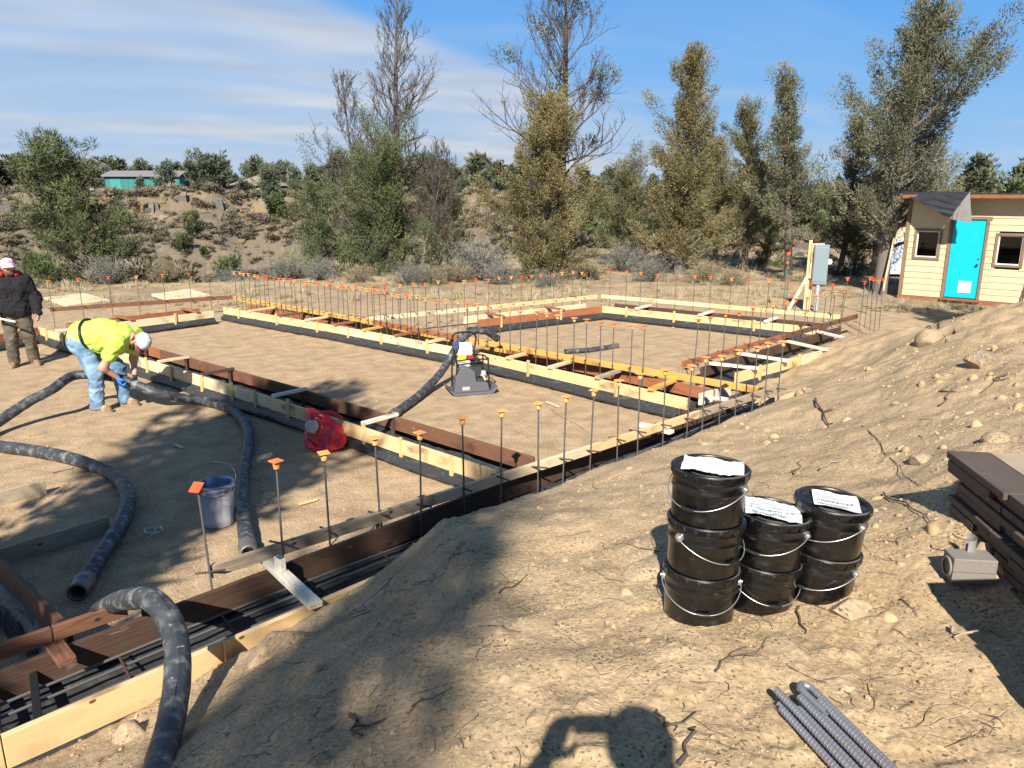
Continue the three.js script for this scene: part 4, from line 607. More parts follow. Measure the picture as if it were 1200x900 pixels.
  const add = (a, b, d, name, m) => { const g = new THREE.BufferGeometry(), P = [], I = [], U = []; for (let i = 0; i <= n; i++) for (let j = 0; j <= n - i; j++) { const u = i / n, v = j / n, p = a.clone().multiplyScalar(1 - u - v).addScaledVector(b, u).addScaledVector(d, v); const s = Math.sin(Math.PI * u) * .1 + .03 * Math.sin(v * 17 + u * 5) * v; p.z += .02 * n3(u * 6, v * 6, 2) + .018 * Math.sin((u - v) * 16) + .05 * Math.sin(Math.PI * v); P.push(p.x, p.y, p.z); U.push(u, v); }
    const id = (i, j) => { let k = 0; for (let t = 0; t < i; t++) k += n - t + 1; return k + j; }; for (let i = 0; i < n; i++) for (let j = 0; j < n - i; j++) { I.push(id(i, j), id(i + 1, j), id(i, j + 1)); if (j < n - i - 1) I.push(id(i + 1, j), id(i + 1, j + 1), id(i, j + 1)); } g.setAttribute('position', new THREE.Float32BufferAttribute(P, 3)); g.setAttribute('uv', new THREE.Float32BufferAttribute(U, 2)); g.setIndex(I); g.computeVertexNormals(); return g; };
  const tp = thing('roof_sheet', 'black roofing sheet folded down from the cabin roof over the door', 'roofing sheet', base.position, ang);
  mesh('sheet', add(c[0], c[1], c[2], '', 0), M.tarp, tp); mesh('underside_fold', add(c[1].clone().add(V(.004, 0, .0)), V(X(1134), 2.10, .60), c[2].clone().add(V(0, -.004, 0)), '', 0), M.tarpGrey, tp);
  // things leaning and standing by the cabin
  const wp = V(X(1196), .0, .16).applyAxisAngle(UP, ang).add(base.position); tag(mesh('pole', rod(wp, V(X(1201), 1.05, .06).applyAxisAngle(UP, ang).add(base.position), .02, 8), M.dark), 'dark pole leaning on the cabin wall under the right window', 'pole');
  const wq = V(X(1206), .0, .22).applyAxisAngle(UP, ang).add(base.position); tag(mesh('pipe', rod(wq, wq.clone().add(V(.03, .75, -.05)), .028, 10), M.vinyl), 'white pipe standing upright beside the dark leaning pole', 'pipe');
}
// pale trailer or shed glimpsed behind the cabin's left corner
{ const p = at(1049, 330, 0); p.set(px2x(1047, 27), .1, -27); const s = thing('shed', 'pale little shed half hidden behind the left corner of the cabin', 'shed', p); part('wall', box(.95, 1.7, 1.2, 0, .85, 0), M.siding, s); part('window', box(.28, .34, .03, .12, 1.25, .617), M.inside, s); part('roof', rbox(1.2, .06, 1.5, .01, 0, 1.74, 0), M.rust, s); part('corner_board', box(.08, 1.68, .03, -.44, .85, .617), M.vinyl, s); part('door', box(.36, 1.2, .03, -.2, .62, .620), std({ color: new THREE.Color().setRGB(.55, .60, .68), roughness: .4 }), s); }
// electric service post
{ const p = at(948, 363, .03), s = thing('service_post', 'wooden service post with a grey meter cabinet and conduit near the trees', 'electric post', p, -.25); s.scale.setScalar(.84);
  part('post', beam(V(-.12, 0, 0), V(-.12, 2.0, -.001), .09, .09, .004).translate(0, 0, 0), M.pine, s);
  part('post', beam(V(-.02, 0, .0), V(-.02, 1.55, -.001), .09, .05, .004), M.pine, s); part('brace', beam(V(-.62, 0, .1), V(-.15, 1.05, .03), .06, .09, .003), M.pinePale, s);
  part('back_board', box(.34, 1.0, .03, .08, 1.42, .065), M.pine, s);
  const cb = part('cabinet', rbox(.40, 1.12, .16, .012, .17, 1.33, .165), std({ color: new THREE.Color().setRGB(.20, .25, .28), roughness: .45, metalness: .2 }), s); part('cabinet_door', rbox(.36, .98, .012, .006, .17, 1.34, .252), std({ color: new THREE.Color().setRGB(.22, .275, .305), roughness: .4, metalness: .2 }), s);
  part('meter', new THREE.CylinderGeometry(.075, .08, .07, 18).rotateX(Math.PI / 2).translate(.40, 1.42, .19), M.vinyl, s); part('conduit', rod([.16, 0, .17], [.16, .78, .17], .055, 14), std({ color: new THREE.Color().setRGB(.33, .38, .42), roughness: .5 }), s); }
{ const p = at(917, 366, .0), s = thing('grade_rod', 'tall green rod with red cups standing left of the electric post', 'marker rod', p); s.scale.setScalar(.80); part('rod', rod([0, 0, 0], [.03, 1.72, 0], .018, 8), std({ color: new THREE.Color().setRGB(.05, .16, .09), roughness: .6 }), s); part('cup', lathe([[0, 1.45], [.05, 1.45], [.055, 1.52], [0, 1.53]], 14).translate(.025, 0, 0), M.capRed, s); part('cup', lathe([[0, 1.70], [.05, 1.70], [.06, 1.80], [0, 1.81]], 14).translate(.03, 0, 0), M.capRed, s); }
// slanting pale batten against the large juniper
tag(mesh('batten', beam(V(px2x(1019, 22), .2, -21.0), V(px2x(1030, 22), 2.0, -21.2), .03, .07), M.pinePale), 'pale batten leaning on the trunk of the largest spreading juniper', 'batten');
/* far buildings on the rim */
{ const d = 92, s = thing('teal_shed', 'long teal shed with a pale metal roof on the canyon rim', 'shed', [px2x(185, d), 2.6, -d], .05); const w = 8.3, teal = std({ color: new THREE.Color().setRGB(.02, .17, .16), roughness: .6 });
  for (let i = 0; i < 26; i++) part('wall_sheet', box(.31, 2.25, .05, -w / 2 + .16 + i * .32, 1.1, 2.0 + (i % 2) * .02), teal, s); part('wall', box(w - .1, 2.2, 3.9, 0, 1.05, 0), teal, s);
  const rg = new THREE.Shape(); rg.moveTo(-2.4, 0); rg.lineTo(0, .62); rg.lineTo(2.4, 0); rg.lineTo(2.4, .09); rg.lineTo(0, .72); rg.lineTo(-2.4, .09); part('roof', new THREE.ExtrudeGeometry(rg, { depth: w + .5, bevelEnabled: false }).rotateY(Math.PI / 2).translate(-w / 2 - .25, 2.17, 0), std({ color: new THREE.Color().setRGB(.20, .19, .19), roughness: .7 }), s); part('door', box(1.2, 1.9, .04, -3.0, .95, 2.06), std({ color: new THREE.Color().setRGB(.03, .24, .22), roughness: .6 }), s); }
{ const d = 90, s = thing('tan_house', 'low house with a tan hipped roof on the canyon rim', 'house', [px2x(312, d), 2.3, -d], -.1); part('wall', box(5.2, 1.5, 3.6, 0, .7, 0), std({ color: new THREE.Color().setRGB(.28, .22, .17), roughness: .8 }), s);
  for (const x of [-1.9, -.6, .8, 2.0]) { const f = part('window', box(.8, .7, .05, x, .85, 1.81), M.vinyl, s); mesh('pane', box(.66, .56, .02, x, .85, 1.843), M.inside, f); }
  const hip = new THREE.ConeGeometry(1, 1, 4, 1).rotateY(Math.PI / 4).scale(4.6, 1.25, 3.1).translate(0, 2.07, 0); part('roof', hip, std({ color: new THREE.Color().setRGB(.27, .215, .165), roughness: .85 }), s); part('chimney', box(.4, .7, .4, 1.0, 2.4, .3), std({ color: new THREE.Color().setRGB(.3, .24, .2) }), s); }
{ const d = 93; const s = thing('white_trailer', 'small whitish building on the rim glimpsed through the pine', 'building', [px2x(112, d), 2.5, -d]); part('wall', box(2.6, 1.1, 2, 0, .5, 0), M.vinyl, s); part('roof', rbox(2.9, .12, 2.3, .03, 0, 1.11, 0), M.trim, s); part('window', box(.6, .45, .04, -.4, .65, 1.0), M.inside, s); }
// pale sheets lying on the ground beyond the left forms
[[[52, 349], [98, 344], [128, 352], [80, 358], 'pale plywood sheet lying behind the standing worker'], [[178, 345], [222, 339], [246, 346], [200, 352], 'pale plywood sheet lying beyond the far left form corner']].forEach(([a, b, c, d, label], i) => { const q = [a, b, c, d].map(p => at(p[0], p[1], .10)), sh = new THREE.Shape(); q.forEach((p, k) => k ? sh.lineTo(p.x, -p.z) : sh.moveTo(p.x, -p.z)); const g = new THREE.ExtrudeGeometry(sh, { depth: .06, bevelEnabled: true, bevelSize: .01, bevelThickness: .01, bevelSegments: 1 }).rotateX(-Math.PI / 2).translate(0, .05, 0); tag(mesh('plywood_sheet', g, M.pinePale), label, 'plywood'); });
/* ---------- pails, hoses, machine, stacks ---------- */
const scuff = tex(512, 512, (u, v) => { const s = per((a, b) => sstep(.16, .5, fbm(a * 9, b * 9, 3, 6)), u, v), l = per((a, b) => sstep(.42, .6, n3(a * 30, b * 110, 5) + .4 * n3(a * 5, b * 5, 2)), u, v); return mix3([.035, .035, .038], [.34, .32, .29], s * .5 + l * .45); }, [1, 1]);
M.pail = phys({ map: scuff, roughness: .28, clearcoat: .5, clearcoatRoughness: .2 });
M.lid = phys({ map: tex(256, 256, (u, v) => { const s = per((a, b) => sstep(-.1, .4, fbm(a * 5, b * 5, 8, 5)), u, v); return mix3([.06, .06, .065], [.50, .47, .43], s * .7); }), roughness: .4 });
M.wire = std({ color: new THREE.Color().setRGB(.60, .60, .60), roughness: .35, metalness: .85 });
M.plastic = phys({ color: new THREE.Color().setRGB(.80, .80, .78), roughness: .3, clearcoat: .4, side: THREE.DoubleSide });
function makePail() {
  const g = new THREE.Group(), R = .150, Hh = .218;
  const b = lathe([[0, .006], [R * .93, .006], [R * .945, 0], [R * .955, .006], [R * .965, .06], [R * .972, .128], [R * 1.005, .135], [R * 1.008, .142], [R * .978, .150], [R * .982, .172], [R * 1.01, .178], [R * 1.01, .184], [R * .985, .190], [R * .985, Hh - .014]], 48); mesh('body', b, M.pail, g);
  const lugs = []; for (let i = 0; i < 20; i++) { const a = i / 20 * 6.283; lugs.push(rbox(.036, .024, .005, .002, 0, 0, 0, 1).translate(0, Hh - .016, R * 1.035).rotateY(a)); }
  const lid = mesh('lid', lathe([[0, Hh - .018], [R * .55, Hh - .018], [R * .56, Hh - .014], [R * .62, Hh - .014], [R * .63, Hh - .019], [R * .92, Hh - .019], [R * .945, Hh - .002], [R * .985, Hh + .002], [R * 1.025, Hh - .002], [R * 1.03, Hh - .012], [R * 1.02, Hh - .022], [R * .99, Hh - .024]], 48), M.lid, g); mesh('lug_ring', lugs, M.pail, g);
  for (const s of [-1, 1]) { const e = mesh(s < 0 ? 'ear' : 'ear_001', [new THREE.CylinderGeometry(.017, .019, .010, 16).rotateZ(Math.PI / 2).translate(s * (R + .003), .158, 0), new THREE.CylinderGeometry(.007, .007, .018, 10).rotateZ(Math.PI / 2).translate(s * (R + .008), .158, 0)], M.wire, g); }
  const h = []; for (let i = 0; i <= 18; i++) { const t = i / 18 * Math.PI; h.push(V(Math.cos(t) * (R + .012), .158 - Math.sin(t) * .085, Math.sin(t) * (R + .016) * .96)); }
  mesh('bail', [tube(h, .0024, 6, 60)], M.wire, g); mesh('grip', tube(h.slice(8, 11), .008, 8, 8), M.black, g); return g;
}
const pail = makePail();
let pailFirst = true;
function putPail(p, axis, k, turn, label) { const g = pailFirst ? pail : pail.clone(); pailFirst = false; g.name = numbered('pail'); scene.add(g); const q = new THREE.Quaternion().setFromUnitVectors(UP, axis); g.quaternion.copy(q).multiply(new THREE.Quaternion().setFromAxisAngle(UP, turn)); g.position.copy(p).addScaledVector(axis, k * .2165); tag(g, label, 'pail', 'black pails on the mound'); return g; }
const sL = at(818, 717, 1.07), sM = at(887, 702, 1.07), sR = at(955, 696, 1.07), aL = V(.025, 1, -.02).normalize(), aM = V(.085, 1, .0).normalize(), aR = V(.075, 1, .02).normalize();
for (const [s] of [[sL], [sM], [sR]]) { s.y = gy(s.x, s.z) - .012; }
putPail(sL, aL, 0, -.15, 'bottom black pail of the tall left stack'); putPail(sL, aL, 1, .6, 'middle black pail of the tall left stack'); const pLt = putPail(sL, aL, 2, -.75, 'top black pail of the tall left stack of three');
putPail(sM, aM, 0, .1, 'lower black pail of the leaning middle stack'); const pMt = putPail(sM, aM, 1, -.7, 'upper black pail of the leaning middle stack');
putPail(sR, aR, 0, -.9, 'lower black pail of the right stack'); const pRt = putPail(sR, aR, 1, -1.05, 'upper black pail of the right stack');
// printed sheets lying on the lids
const print = (() => { const c = document.createElement('canvas'); c.width = 256; c.height = 256; const x = c.getContext('2d'); x.fillStyle = '#e6e6e2'; x.fillRect(0, 0, 256, 256); x.fillStyle = '#555'; for (let i = 0; i < 5; i++) x.fillRect(24, 30 + i * 14, 110 + (i * 53) % 90, 5); const r = rng(5); x.fillStyle = '#333'; let u = 24; while (u < 225) { const w = 2 + Math.floor(r() * 5); x.fillRect(u, 118, w, 30); u += w + 2 + Math.floor(r() * 4); } u = 24; while (u < 190) { const w = 2 + Math.floor(r() * 5); x.fillRect(u, 180, w, 26); u += w + 2 + Math.floor(r() * 4); } const t = new THREE.CanvasTexture(c); t.colorSpace = THREE.SRGBColorSpace; return t; })();
M.print = phys({ map: print, roughness: .3, clearcoat: .6, clearcoatRoughness: .15, side: THREE.DoubleSide });
function sheetOn(pl, w, d, crumple, turn, ox, oz, m, label, seed) { const g = new THREE.PlaneGeometry(w, d, 40, 40).rotateX(-Math.PI / 2), p = g.attributes.position; for (let i = 0; i < p.count; i++) { const x = p.getX(i), z = p.getZ(i), e = Math.max(Math.abs(x) / (w / 2), Math.abs(z) / (d / 2)); p.setY(i, .006 + crumple * (.5 + fbm(x * 14, z * 14, seed, 3)) + crumple * .6 * Math.abs(n3(x * 30, z * 30, seed)) + .012 * Math.pow(e, 4) * (.6 + n3(x * 9, z * 9, seed + 4))); } g.computeVertexNormals(); const o = mesh('label_sheet', g, m); o.quaternion.copy(pl.quaternion).multiply(new THREE.Quaternion().setFromAxisAngle(UP, turn)); o.position.copy(V(ox, .203, oz).applyQuaternion(pl.quaternion.clone())).add(pl.position); tag(o, label, 'label'); }
sheetOn(pRt, .185, .175, .004, .75, .012, 0, M.print, 'white printed sheet with barcodes on the right stack lid', 3);
sheetOn(pMt, .225, .20, .012, .4, 0, .005, M.print, 'crumpled white plastic-wrapped sheet on the middle stack lid', 8);
sheetOn(pLt, .24, .19, .010, .45, .01, .0, M.plastic, 'crumpled white plastic sheet on the tallest stack lid', 13);
/* hoses */
const hoseTex = tex(512, 256, (u, v) => { const dust = per((a, b) => sstep(-.05, .35, fbm(a * 14, b * 4, 2, 5)), u, v), sp = per((a, b) => sstep(.22, .42, fbm(a * 40, b * 8, 7, 4)), u, v); let c = mix3([.21, .22, .24], [.50, .50, .49], dust * .9); return mix3(c, [.78, .74, .66], sp * .7); });
M.hose = phys({ map: hoseTex, roughness: .55, bumpMap: dirtyBump, bumpScale: .004 });
M.coupling = std({ color: new THREE.Color().setRGB(.22, .20, .18), roughness: .5, metalness: .6 });
function hose(label, pts, r, ends, o = {}) {
  const t = thing('hose', label, 'hose'); const c = new THREE.CatmullRomCurve3(pts), L = c.getLength(), n = Math.ceil(L / .06), g = new THREE.TubeGeometry(c, n, r, 16, false); const p = g.attributes.position, nn = g.attributes.normal, uv = g.attributes.uv;
  for (let i = 0; i < p.count; i++) { const s = uv.getX(i) * L, k = r * (.10 * n3(s * 3.3, uv.getY(i) * 3, L) + .06 * n3(s * 11, uv.getY(i) * 6, L + 3)); p.setXYZ(i, p.getX(i) + nn.getX(i) * k, p.getY(i) + nn.getY(i) * k, p.getZ(i) + nn.getZ(i) * k); uv.setXY(i, s * .8, uv.getY(i)); } g.computeVertexNormals(); part('sleeve', g, M.hose, t);
  for (const e of ends) { const f = e ? 1 : 0, q = c.getPointAt(f), d = c.getTangentAt(f).multiplyScalar(e ? 1 : -1); const cg = lathe([[r * .72, -.02], [r * .72, .13], [r * 1.02, .13], [r * 1.06, .10], [r * 1.06, .03], [r * 1.16, .02], [r * 1.16, -.02], [r * .99, -.06]], 20); cg.applyQuaternion(new THREE.Quaternion().setFromUnitVectors(UP, d)).translate(q.x, q.y, q.z); part('coupling', cg, M.coupling, t); part('bore', new THREE.CircleGeometry(r * .73, 18).applyQuaternion(new THREE.Quaternion().setFromUnitVectors(V(0, 0, 1), d)).translate(q.x + d.x * .03, q.y + d.y * .03, q.z + d.z * .03), M.black, t); }
  return t;
}
const HAND = V(-5.07, .385, -9.745);
hose('long grey hose held by the bending worker and curling round to the bucket', [at(-70, 540, .07), at(-30, 512, .10), at(0, 493, .16), at(28, 474, .28), at(60, 457, .40), V(-5.78, .46, -9.76), V(-5.38, .45, -9.78), HAND, at(182, 460, .24), at(212, 466, .12), at(245, 471, .08), at(272, 481, .07), at(288, 498, .07), at(291, 520, .07), at(286, 548, .07), at(283, 580, .07), at(286, 612, .07), at(290, 640, .07)], .062, [1]);
hose('grey hose with an open coupling curving in from the left edge', [at(-90, 520, .07), at(-40, 518, .07), at(0, 523, .07), at(60, 532, .07), at(108, 545, .07), at(140, 563, .07), at(150, 585, .07), at(141, 615, .07), at(122, 645, .07), at(107, 668, .07), at(97, 684, .07)], .066, [1]);
hose('thick black hose climbing over the plank form at the bottom left', [at(118, 716, .30), at(140, 705, .48), at(162, 701, .62), at(180, 704, .69), at(196, 722, .66), at(206, 752, .60), at(209, 785, .55), at(205, 822, .52), at(197, 858, .53), at(186, 900, .58), at(172, 960, .66), at(158, 1040, .74)], .062, []);
hose('hose running from the pad past the plate compactor over the yellow board', [at(463, 484, .06), at(480, 472, .06), at(500, 455, .10), at(517, 436, .22), at(529, 417, .42), at(540, 399, .62), at(554, 388, .74), at(569, 388, .72), at(583, 397, .56)], .058, [0]);
hose('short black pipe piece lying on the soil of the right-hand room', [at(662, 412, .05), at(690, 410, .05), at(718, 406, .05)], .045, [1]);
/* dirty white bucket */
{ const p = at(257, 613, 0), t = thing('bucket', 'plaster-stained pale bucket standing by the hose end', 'bucket', p, .4), m = phys({ roughness: .5, map: tex(512, 256, (u, v) => { const a = per((x, y) => sstep(-.18, .25, fbm(x * 7, y * 5, 3, 6)), u, v), b = per((x, y) => sstep(.10, .32, fbm(x * 9, y * 6, 9, 5)), u, v); return mix3(mix3([.80, .82, .84], [.46, .50, .57], a), [.24, .22, .20], b * .9); }), side: THREE.DoubleSide });
  mesh('body', lathe([[0, .012], [.118, .012], [.124, 0], [.130, .01], [.146, .30], [.155, .30], [.155, .308], [.147, .312], [.148, .335], [.157, .336], [.157, .345], [.150, .365], [.158, .368], [.158, .378], [.144, .378], [.141, .36], [.118, .03], [0, .03]], 44), m, t); mesh('contents', lathe([[0, .315], [.08, .313], [.139, .318]], 32), std({ color: new THREE.Color().setRGB(.14, .19, .27), roughness: .4 }), t);
  mesh('handle', tube([[.155, .335, 0], [.17, .42, -.03], [.13, .50, -.07], [.04, .53, -.085], [.0, .535, -.09]], .003, 6), M.wire, t); }
/* red bag hung on the form */
{ const p = at(381, 529, 0), t = thing('red_bag', 'crumpled red plastic bag sagging against the pale form wall', 'bag', p, .1);
  const g = new THREE.SphereGeometry(1, 96, 72), q = g.attributes.position; for (let i = 0; i < q.count; i++) { const v = V(q.getX(i), q.getY(i), q.getZ(i)); const y = (v.y + 1) / 2; let w = lerp(.235, .10, Math.pow(y, 1.3)) * (y < .12 ? lerp(.8, 1, y / .12) : 1); const l = Math.hypot(v.x, v.z) || 1, a = Math.atan2(v.z, v.x), r = Math.pow(l, .55); const fold = .14 * Math.sin(a * 5 + y * 4 + 2 * n3(a, y * 3)) * y + .26 * n3(v.x * 2.6, y * 3.5, v.z * 2.6) + .13 * Math.abs(n3(v.x * 6, y * 8, v.z * 6)); const R = w * r * (1 + fold); q.setXYZ(i, v.x / l * R * 1.08 + .03 * Math.sin(y * 3) - .13 * y * y, y * .46 * (1 + .1 * n3(v.x * 2, 3, v.z * 2)), v.z / l * R * .72 - .10 * y); } g.computeVertexNormals();
  mesh('sack', g, phys({ color: new THREE.Color().setRGB(.60, .008, .016), roughness: .26, clearcoat: .4 }), t); mesh('neck', tube([[-.10, .40, -.05], [.0, .43, -.10], [.12, .40, -.12], [.19, .34, -.10]], .022, 8), phys({ color: new THREE.Color().setRGB(.60, .008, .016), roughness: .28 }), t);
  const c = new THREE.SphereGeometry(.085, 24, 18), cp = c.attributes.position; for (let i = 0; i < cp.count; i++) { const k = .8 + .4 * n3(cp.getX(i) * 30, cp.getY(i) * 30, cp.getZ(i) * 30); cp.setXYZ(i, cp.getX(i) * k, cp.getY(i) * k, cp.getZ(i) * k); } c.computeVertexNormals(); mesh('scrap', c.translate(-.11, .315, .07), phys({ color: new THREE.Color().setRGB(.42, .41, .40), roughness: .3 }), t); }
/* plate compactor */
{ const p = at(551, 459, .0), t = thing('plate_compactor', 'black and grey petrol plate compactor with a looped handle on the pad', 'compactor', p, .30);
  t.scale.setScalar(.92); const dark = std({ color: new THREE.Color().setRGB(.035, .037, .042), roughness: .55 }), grey = std({ color: new THREE.Color().setRGB(.10, .105, .12), roughness: .5 }), silver = std({ color: new THREE.Color().setRGB(.55, .54, .52), roughness: .4, metalness: .4 }), white = std({ color: new THREE.Color().setRGB(.75, .75, .73), roughness: .5 }), yel = std({ color: new THREE.Color().setRGB(.78, .62, .03), roughness: .5 }), red = std({ color: new THREE.Color().setRGB(.5, .02, .02), roughness: .5 });
  const sh = new THREE.Shape(); sh.moveTo(-.30, .0); sh.lineTo(.30, .0); sh.lineTo(.38, .09); sh.lineTo(.38, .11); sh.lineTo(.29, .035); sh.lineTo(-.29, .035); sh.lineTo(-.37, .10); sh.lineTo(-.37, .08); mesh('base_plate', new THREE.ExtrudeGeometry(sh, { depth: .50, bevelEnabled: true, bevelSize: .006, bevelThickness: .006, bevelSegments: 2 }).translate(0, .008, -.25), grey, t);
  const hd = new THREE.Shape(); hd.moveTo(-.27, .0); hd.lineTo(.27, 0); hd.lineTo(.24, .10); hd.lineTo(.06, .13); hd.lineTo(.03, .30); hd.quadraticCurveTo(-.06, .40, -.16, .36); hd.lineTo(-.24, .22); mesh('shroud', new THREE.ExtrudeGeometry(hd, { depth: .14, bevelEnabled: true, bevelSize: .015, bevelThickness: .015, bevelSegments: 3 }).translate(-.02, .06, .07), grey, t);
  mesh('exciter_housing', [rbox(.50, .14, .26, .03, .0, .12, -.08), new THREE.CylinderGeometry(.075, .075, .32, 22).rotateX(Math.PI / 2).translate(.12, .17, -.06)], dark, t);
  mesh('engine', [rbox(.24, .20, .22, .03, .07, .33, -.06), ...[0, 1, 2, 3, 4].map(i => box(.20, .008, .20, .10, .40 + i * .018, -.05)), new THREE.CylinderGeometry(.085, .085, .06, 24).rotateX(Math.PI / 2).translate(.07, .34, .08)], dark, t); mesh('muffler', [rbox(.13, .09, .10, .03, .18, .30, .05), rod([.18, .28, .10], [.22, .20, .12], .02, 10)], silver, t); mesh('air_filter', [rbox(.17, .13, .14, .03, .06, .50, -.06)], dark, t); mesh('fuel_tank', rbox(.22, .13, .20, .035, -.10, .46, -.06), white, t); mesh('fuel_cap', new THREE.CylinderGeometry(.026, .026, .025, 16).translate(-.10, .538, -.06), dark, t);
  mesh('roll_frame', [[-.25, .16], [.27, .16], [-.25, -.2], [.27, -.2]].map(([x, z]) => rod([x, .06, z], [x * .96, .54, z * .9], .013, 8)).concat([tube([[-.24, .54, .145], [0, .555, .145], [.26, .54, .145], [.265, .54, 0], [.26, .54, -.18], [0, .555, -.18], [-.24, .54, -.18], [-.245, .54, 0], [-.24, .54, .145]], .013, 8, 60)]), M.black, t);
  mesh('handle', [tube([[-.20, .42, .05], [-.25, .62, .03], [-.27, .88, .0], [-.25, .935, .0], [-.16, .955, .0], [-.02, .955, 0], [.06, .935, 0], [.10, .88, .0], [.06, .66, .03], [.05, .52, .04]], .016, 9, 60)], M.black, t);
  mesh('panel', rbox(.22, .21, .025, .012, -.08, .70, .035), white, t); mesh('warning_label', box(.13, .11, .006, -.14, .56, .062), yel, t); mesh('label_red', box(.09, .06, .006, .0, .565, .062), red, t); mesh('throttle_box', rbox(.10, .11, .05, .012, -.23, .76, .045), std({ color: new THREE.Color().setRGB(.05, .07, .17), roughness: .4 }), t); mesh('rating_plate', box(.12, .055, .004, -.12, .115, .228), silver, t); mesh('lettering', [box(.05, .006, .002, -.10, .74, .0495), box(.09, .006, .002, -.08, .72, .0495), box(.07, .006, .002, -.07, .68, .0495), box(.1, .006, .002, -.08, .66, .0495)], dark, t); }
/* stack of dark boards at the right, with the pieces on it */
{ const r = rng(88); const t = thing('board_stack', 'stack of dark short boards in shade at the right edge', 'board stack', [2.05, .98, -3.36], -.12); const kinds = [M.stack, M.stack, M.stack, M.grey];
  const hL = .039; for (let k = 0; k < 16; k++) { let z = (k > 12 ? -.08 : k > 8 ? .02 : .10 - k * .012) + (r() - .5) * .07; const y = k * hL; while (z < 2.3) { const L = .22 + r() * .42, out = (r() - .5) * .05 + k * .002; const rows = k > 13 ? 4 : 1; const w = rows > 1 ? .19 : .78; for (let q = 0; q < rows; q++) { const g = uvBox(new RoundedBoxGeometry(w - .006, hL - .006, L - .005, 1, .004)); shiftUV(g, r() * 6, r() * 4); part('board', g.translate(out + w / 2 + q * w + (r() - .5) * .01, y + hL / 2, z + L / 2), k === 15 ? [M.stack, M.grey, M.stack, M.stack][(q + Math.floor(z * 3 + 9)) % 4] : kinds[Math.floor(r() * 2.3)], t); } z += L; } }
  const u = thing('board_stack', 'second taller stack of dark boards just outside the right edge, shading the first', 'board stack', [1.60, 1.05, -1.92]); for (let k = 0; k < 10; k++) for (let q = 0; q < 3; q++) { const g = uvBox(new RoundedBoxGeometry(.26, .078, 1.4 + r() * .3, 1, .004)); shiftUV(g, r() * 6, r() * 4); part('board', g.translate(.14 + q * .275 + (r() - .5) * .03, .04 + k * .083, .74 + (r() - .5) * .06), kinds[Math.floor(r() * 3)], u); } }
{ const p = at(1146, 688, 1.2), t = thing('vent_box', 'grey rectangular box with a round end opening lying by the dark stack', 'box', [p.x - .05, gy(p.x - .05, p.z) + .008, p.z], -.12), m = std({ color: new THREE.Color().setRGB(.20, .178, .155), roughness: .7, bumpMap: dirtyBump, bumpScale: .002 }); t.scale.setScalar(.78); mesh('case', rbox(.215, .135, .13, .006, 0, .07, 0), m, t); mesh('seam', box(.216, .002, .1315, 0, .065, 0), M.dark, t); mesh('collar', [new THREE.TorusGeometry(.048, .007, 10, 24).rotateY(Math.PI / 2).translate(-.111, .066, .0)], m, t); mesh('bore', new THREE.CircleGeometry(.046, 24).rotateY(-Math.PI / 2).translate(-.1095, .066, 0), M.black, t);
  const s = at(1127, 664, 1.28), ch = thing('metal_channel', 'short upright galvanised channel piece between the grey box and the stack', 'channel', [s.x + .02, gy(s.x, s.z) - .03, s.z - .04], .2); mesh('web', new THREE.CylinderGeometry(.045, .045, .20, 20, 1, true, -.4, 2.6).translate(0, .10, 0), std({ color: new THREE.Color().setRGB(.42, .40, .38), roughness: .45, metalness: .5, side: THREE.DoubleSide }), ch); mesh('rim', new THREE.TorusGeometry(.045, .003, 6, 22, 2.6).rotateX(Math.PI / 2).rotateY(-1.2).translate(0, .20, 0), M.steel, ch); }
